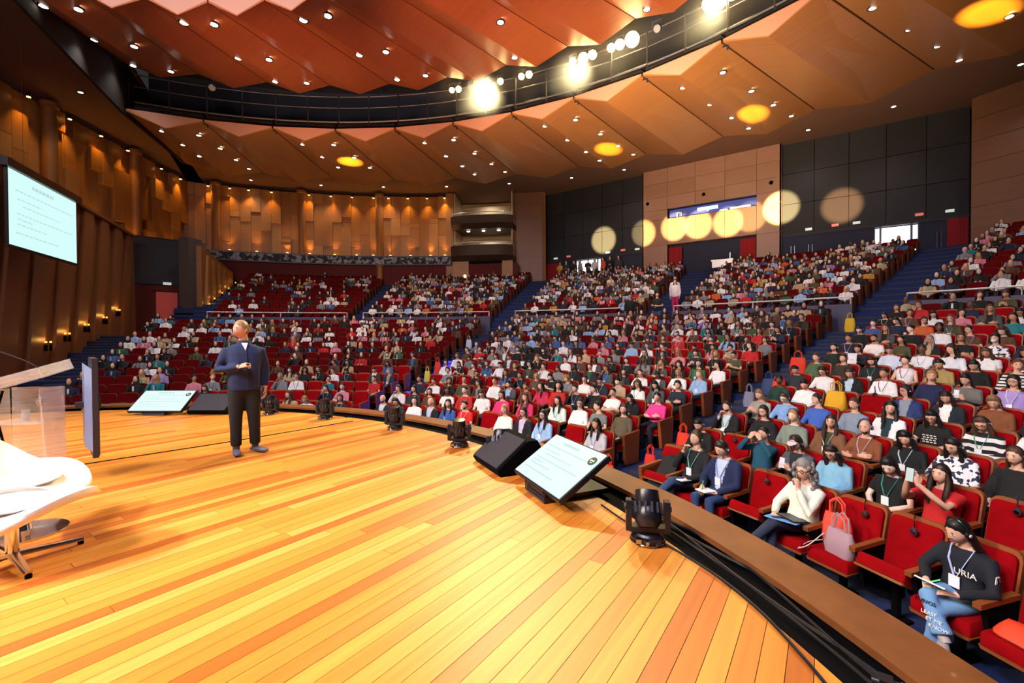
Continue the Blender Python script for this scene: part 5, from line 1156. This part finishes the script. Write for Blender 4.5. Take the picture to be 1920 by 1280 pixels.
# dark coat on the empty end seat
ct=MB(); rs=[]
for i in range(9):
    t=i/8; y=.16-.62*t; z=.78-.34*min(1,t*1.9)-(.25*max(0,t-.62)); rs.append([(.17*cos(a)*(1+.12*sin(5*t+a)),y+.06*sin(a),z+.05*sin(a)+.015*sin(9*a+3*t)) for a in [2*pi*k/12 for k in range(12)]])
ct.rings(rs); o=put('coat',ct,M['cloth'],None,True,80,color='#101318',loc=pol(rl(0),22.8,zl(0)),rz=-R_(22.8)); tag(o,'dark coat draped over the empty seat at the aisle end','coat')
# headphones hanging on empty seat backs
def hang(r,a,z,lab,dx=0):
    h=tag(empty('hanging_headphones',pol(r,a,z),-R_(a)),lab,'headphones','headphones hanging on empty seats')
    T=Matrix.Translation((dx,.255,.99))
    put('band',MB().tube([(dx-.05,.30,.98),(dx-.02,.24,1.005),(dx+.0,.20,.97),(dx+.01,.19,.9)],.007,6),M['chrome'],h); put('ear_pad',MB().tube([(dx+.01,.195,.87),(dx+.01,.165,.865)],.034,12),M['grey'],h); put('ear_cap',MB().tube([(dx+.01,.165,.865),(dx+.01,.158,.864)],.022,12),M['chrome'],h)
hang(rl(0),30.4,zl(0),'headphones hanging on the empty front seat next to the suited man'); hang(rl(0),35.7,zl(0),'headphones hanging on the seat with the mauve handbag',.08); hang(rl(0),38.2,zl(0),'headphones hanging on the empty seat left of the hoodie woman',.02)
hang(rl(1),25.2,zl(1),'headphones hanging on the empty second row seat beside the teal jacket'); hang(rl(1),39.8,zl(1),'headphones hanging on the empty second row seat at far right'); hang(rl(4),28.5,zl(4),'headphones hanging on the empty seat in the fifth right row')
# things in hands
def onp(o,local): return o.matrix_basis@Vector(local)
def byhero(txt): return next(s['o'] for s in near_p if s['h'] and txt in s['h'][10])
def flatbox(name,o,c,d,m,lab,cat,rx=0,rz=0,color=None):
    q=put(name,MB().box((0,0,0),d),m,None,False,color=color); q.matrix_basis=o.matrix_basis@Matrix.Translation(c)@Euler((rx,0,rz)).to_matrix().to_4x4(); tag(q,lab,cat); return q
o=byhero('navy suit'); flatbox('notepad',o,(.02,-.34,.625),(.17,.24,.012),M['paper'],'white notepad on the knee of the man in navy suit','notepad',-.1); q=put('pen',MB().tube([(-.0,-.40,.64),(-.03,-.34,.74)],.006,6),mat('green pen','#2ca858',.4),None); q.matrix_basis=o.matrix_basis.copy(); tag(q,'green pen in the hand of the man in navy suit','pen')
o=byhero('dark printed hoodie'); flatbox('notepad',o,(.02,-.36,.70),(.24,.20,.012),M['paper'],'white notepad on the raised knee of the hoodie woman','notepad',-.5); q=put('pen',MB().tube([(-.04,-.42,.70),(.05,-.36,.77)],.007,6),mat('mint pen','#30d088',.4),None); q.matrix_basis=o.matrix_basis.copy(); tag(q,'bright green pen in the hoodie woman\'s hand','pen')
HM=o
for s_,sz,loc,rot,mt,nm in (('URIA',.075,(.075,None,.80),(90,0,4),'white','chest_lettering'),):
    P=POSES['hoodie']; y=neck_front(P,.80,.034); tm=link(nm,text_mesh(s_,sz,mt,nm),o,(loc[0]+.0,y,loc[2])); tm.rotation_euler=tuple(R_(v) for v in rot)
sh_=put('sleeve_emblem',MB().prism([(.262,-.045,.86),(.262,-.005,.86),(.262,.005,.80),(.262,-.025,.775),(.262,-.055,.80)],(.006,0,0)),M['white'],o,False); put('emblem_mark',MB().prism([(.269,-.038,.85),(.269,-.028,.85),(.269,-.024,.80),(.269,-.02,.85),(.269,-.01,.85),(.269,-.022,.785)],(.002,0,0)),M['black'],sh_,False)
for i,(s_,sz,z,mt) in enumerate((('EUNOS',.045,.585,'black'),('LEASE',.042,.515,'white'),('ET ME',.042,.475,'white'),('KNOW',.042,.435,'white'))):
    tm=link('jeans_lettering',text_mesh(s_,sz,mt,'jeans_lettering'),o,(.03+.045*i,-.525-.012*i+.02*(i==0),z)); tm.rotation_euler=(R_(78),0,R_(12))
o=byhero('grey haired'); flatbox('folder',o,(.05,-.34,.66),(.34,.24,.01),M['paint'],'light blue folder on the lap of the grey haired woman','folder',-.15,.3,'#6aa0e0'); flatbox('tablet',o,(.1,-.28,.685),(.26,.18,.012),M['blackgloss'],'dark tablet lying on the light blue folder','tablet',-.1,-.2)
o=byhero('dark sweater and'); flatbox('notepad',o,(.08,-.30,.65),(.16,.22,.012),M['paper'],'white notepad on the thigh of the man in dark sweater','notepad',-.1)
for o,pose,hd,look in held:
    P=POSES[pose]; c=(Vector(P['R']['wr'])+Vector(P['L']['wr']))/2+Vector((0,-.05,.09))
    if hd=='phone': flatbox('phone',o,c,(.075,.012,.15),M['paint'],'phone held by the '+look.split(' with')[0].split(' in both')[0],'phone',-.15,0,'#b8d0d4' if 'red' in look else '#dfe4ee')
    else: flatbox('paper_sheet',o,c,(.21,.006,.29),M['paper'],'white paper sheet held up in the eighth right row','paper',-.15)
o=byhero('white print'); pr=MB(); P=POSES['down']
for r_ in range(4):
    for c_i in range(4): pr.box((-.075+.05*c_i+(.012 if r_%2 else 0),neck_front(P,.82-.035*r_,.03),.83-.035*r_),(.032,.008,.016))
put('shirt_print',pr,M['white'],o,False)
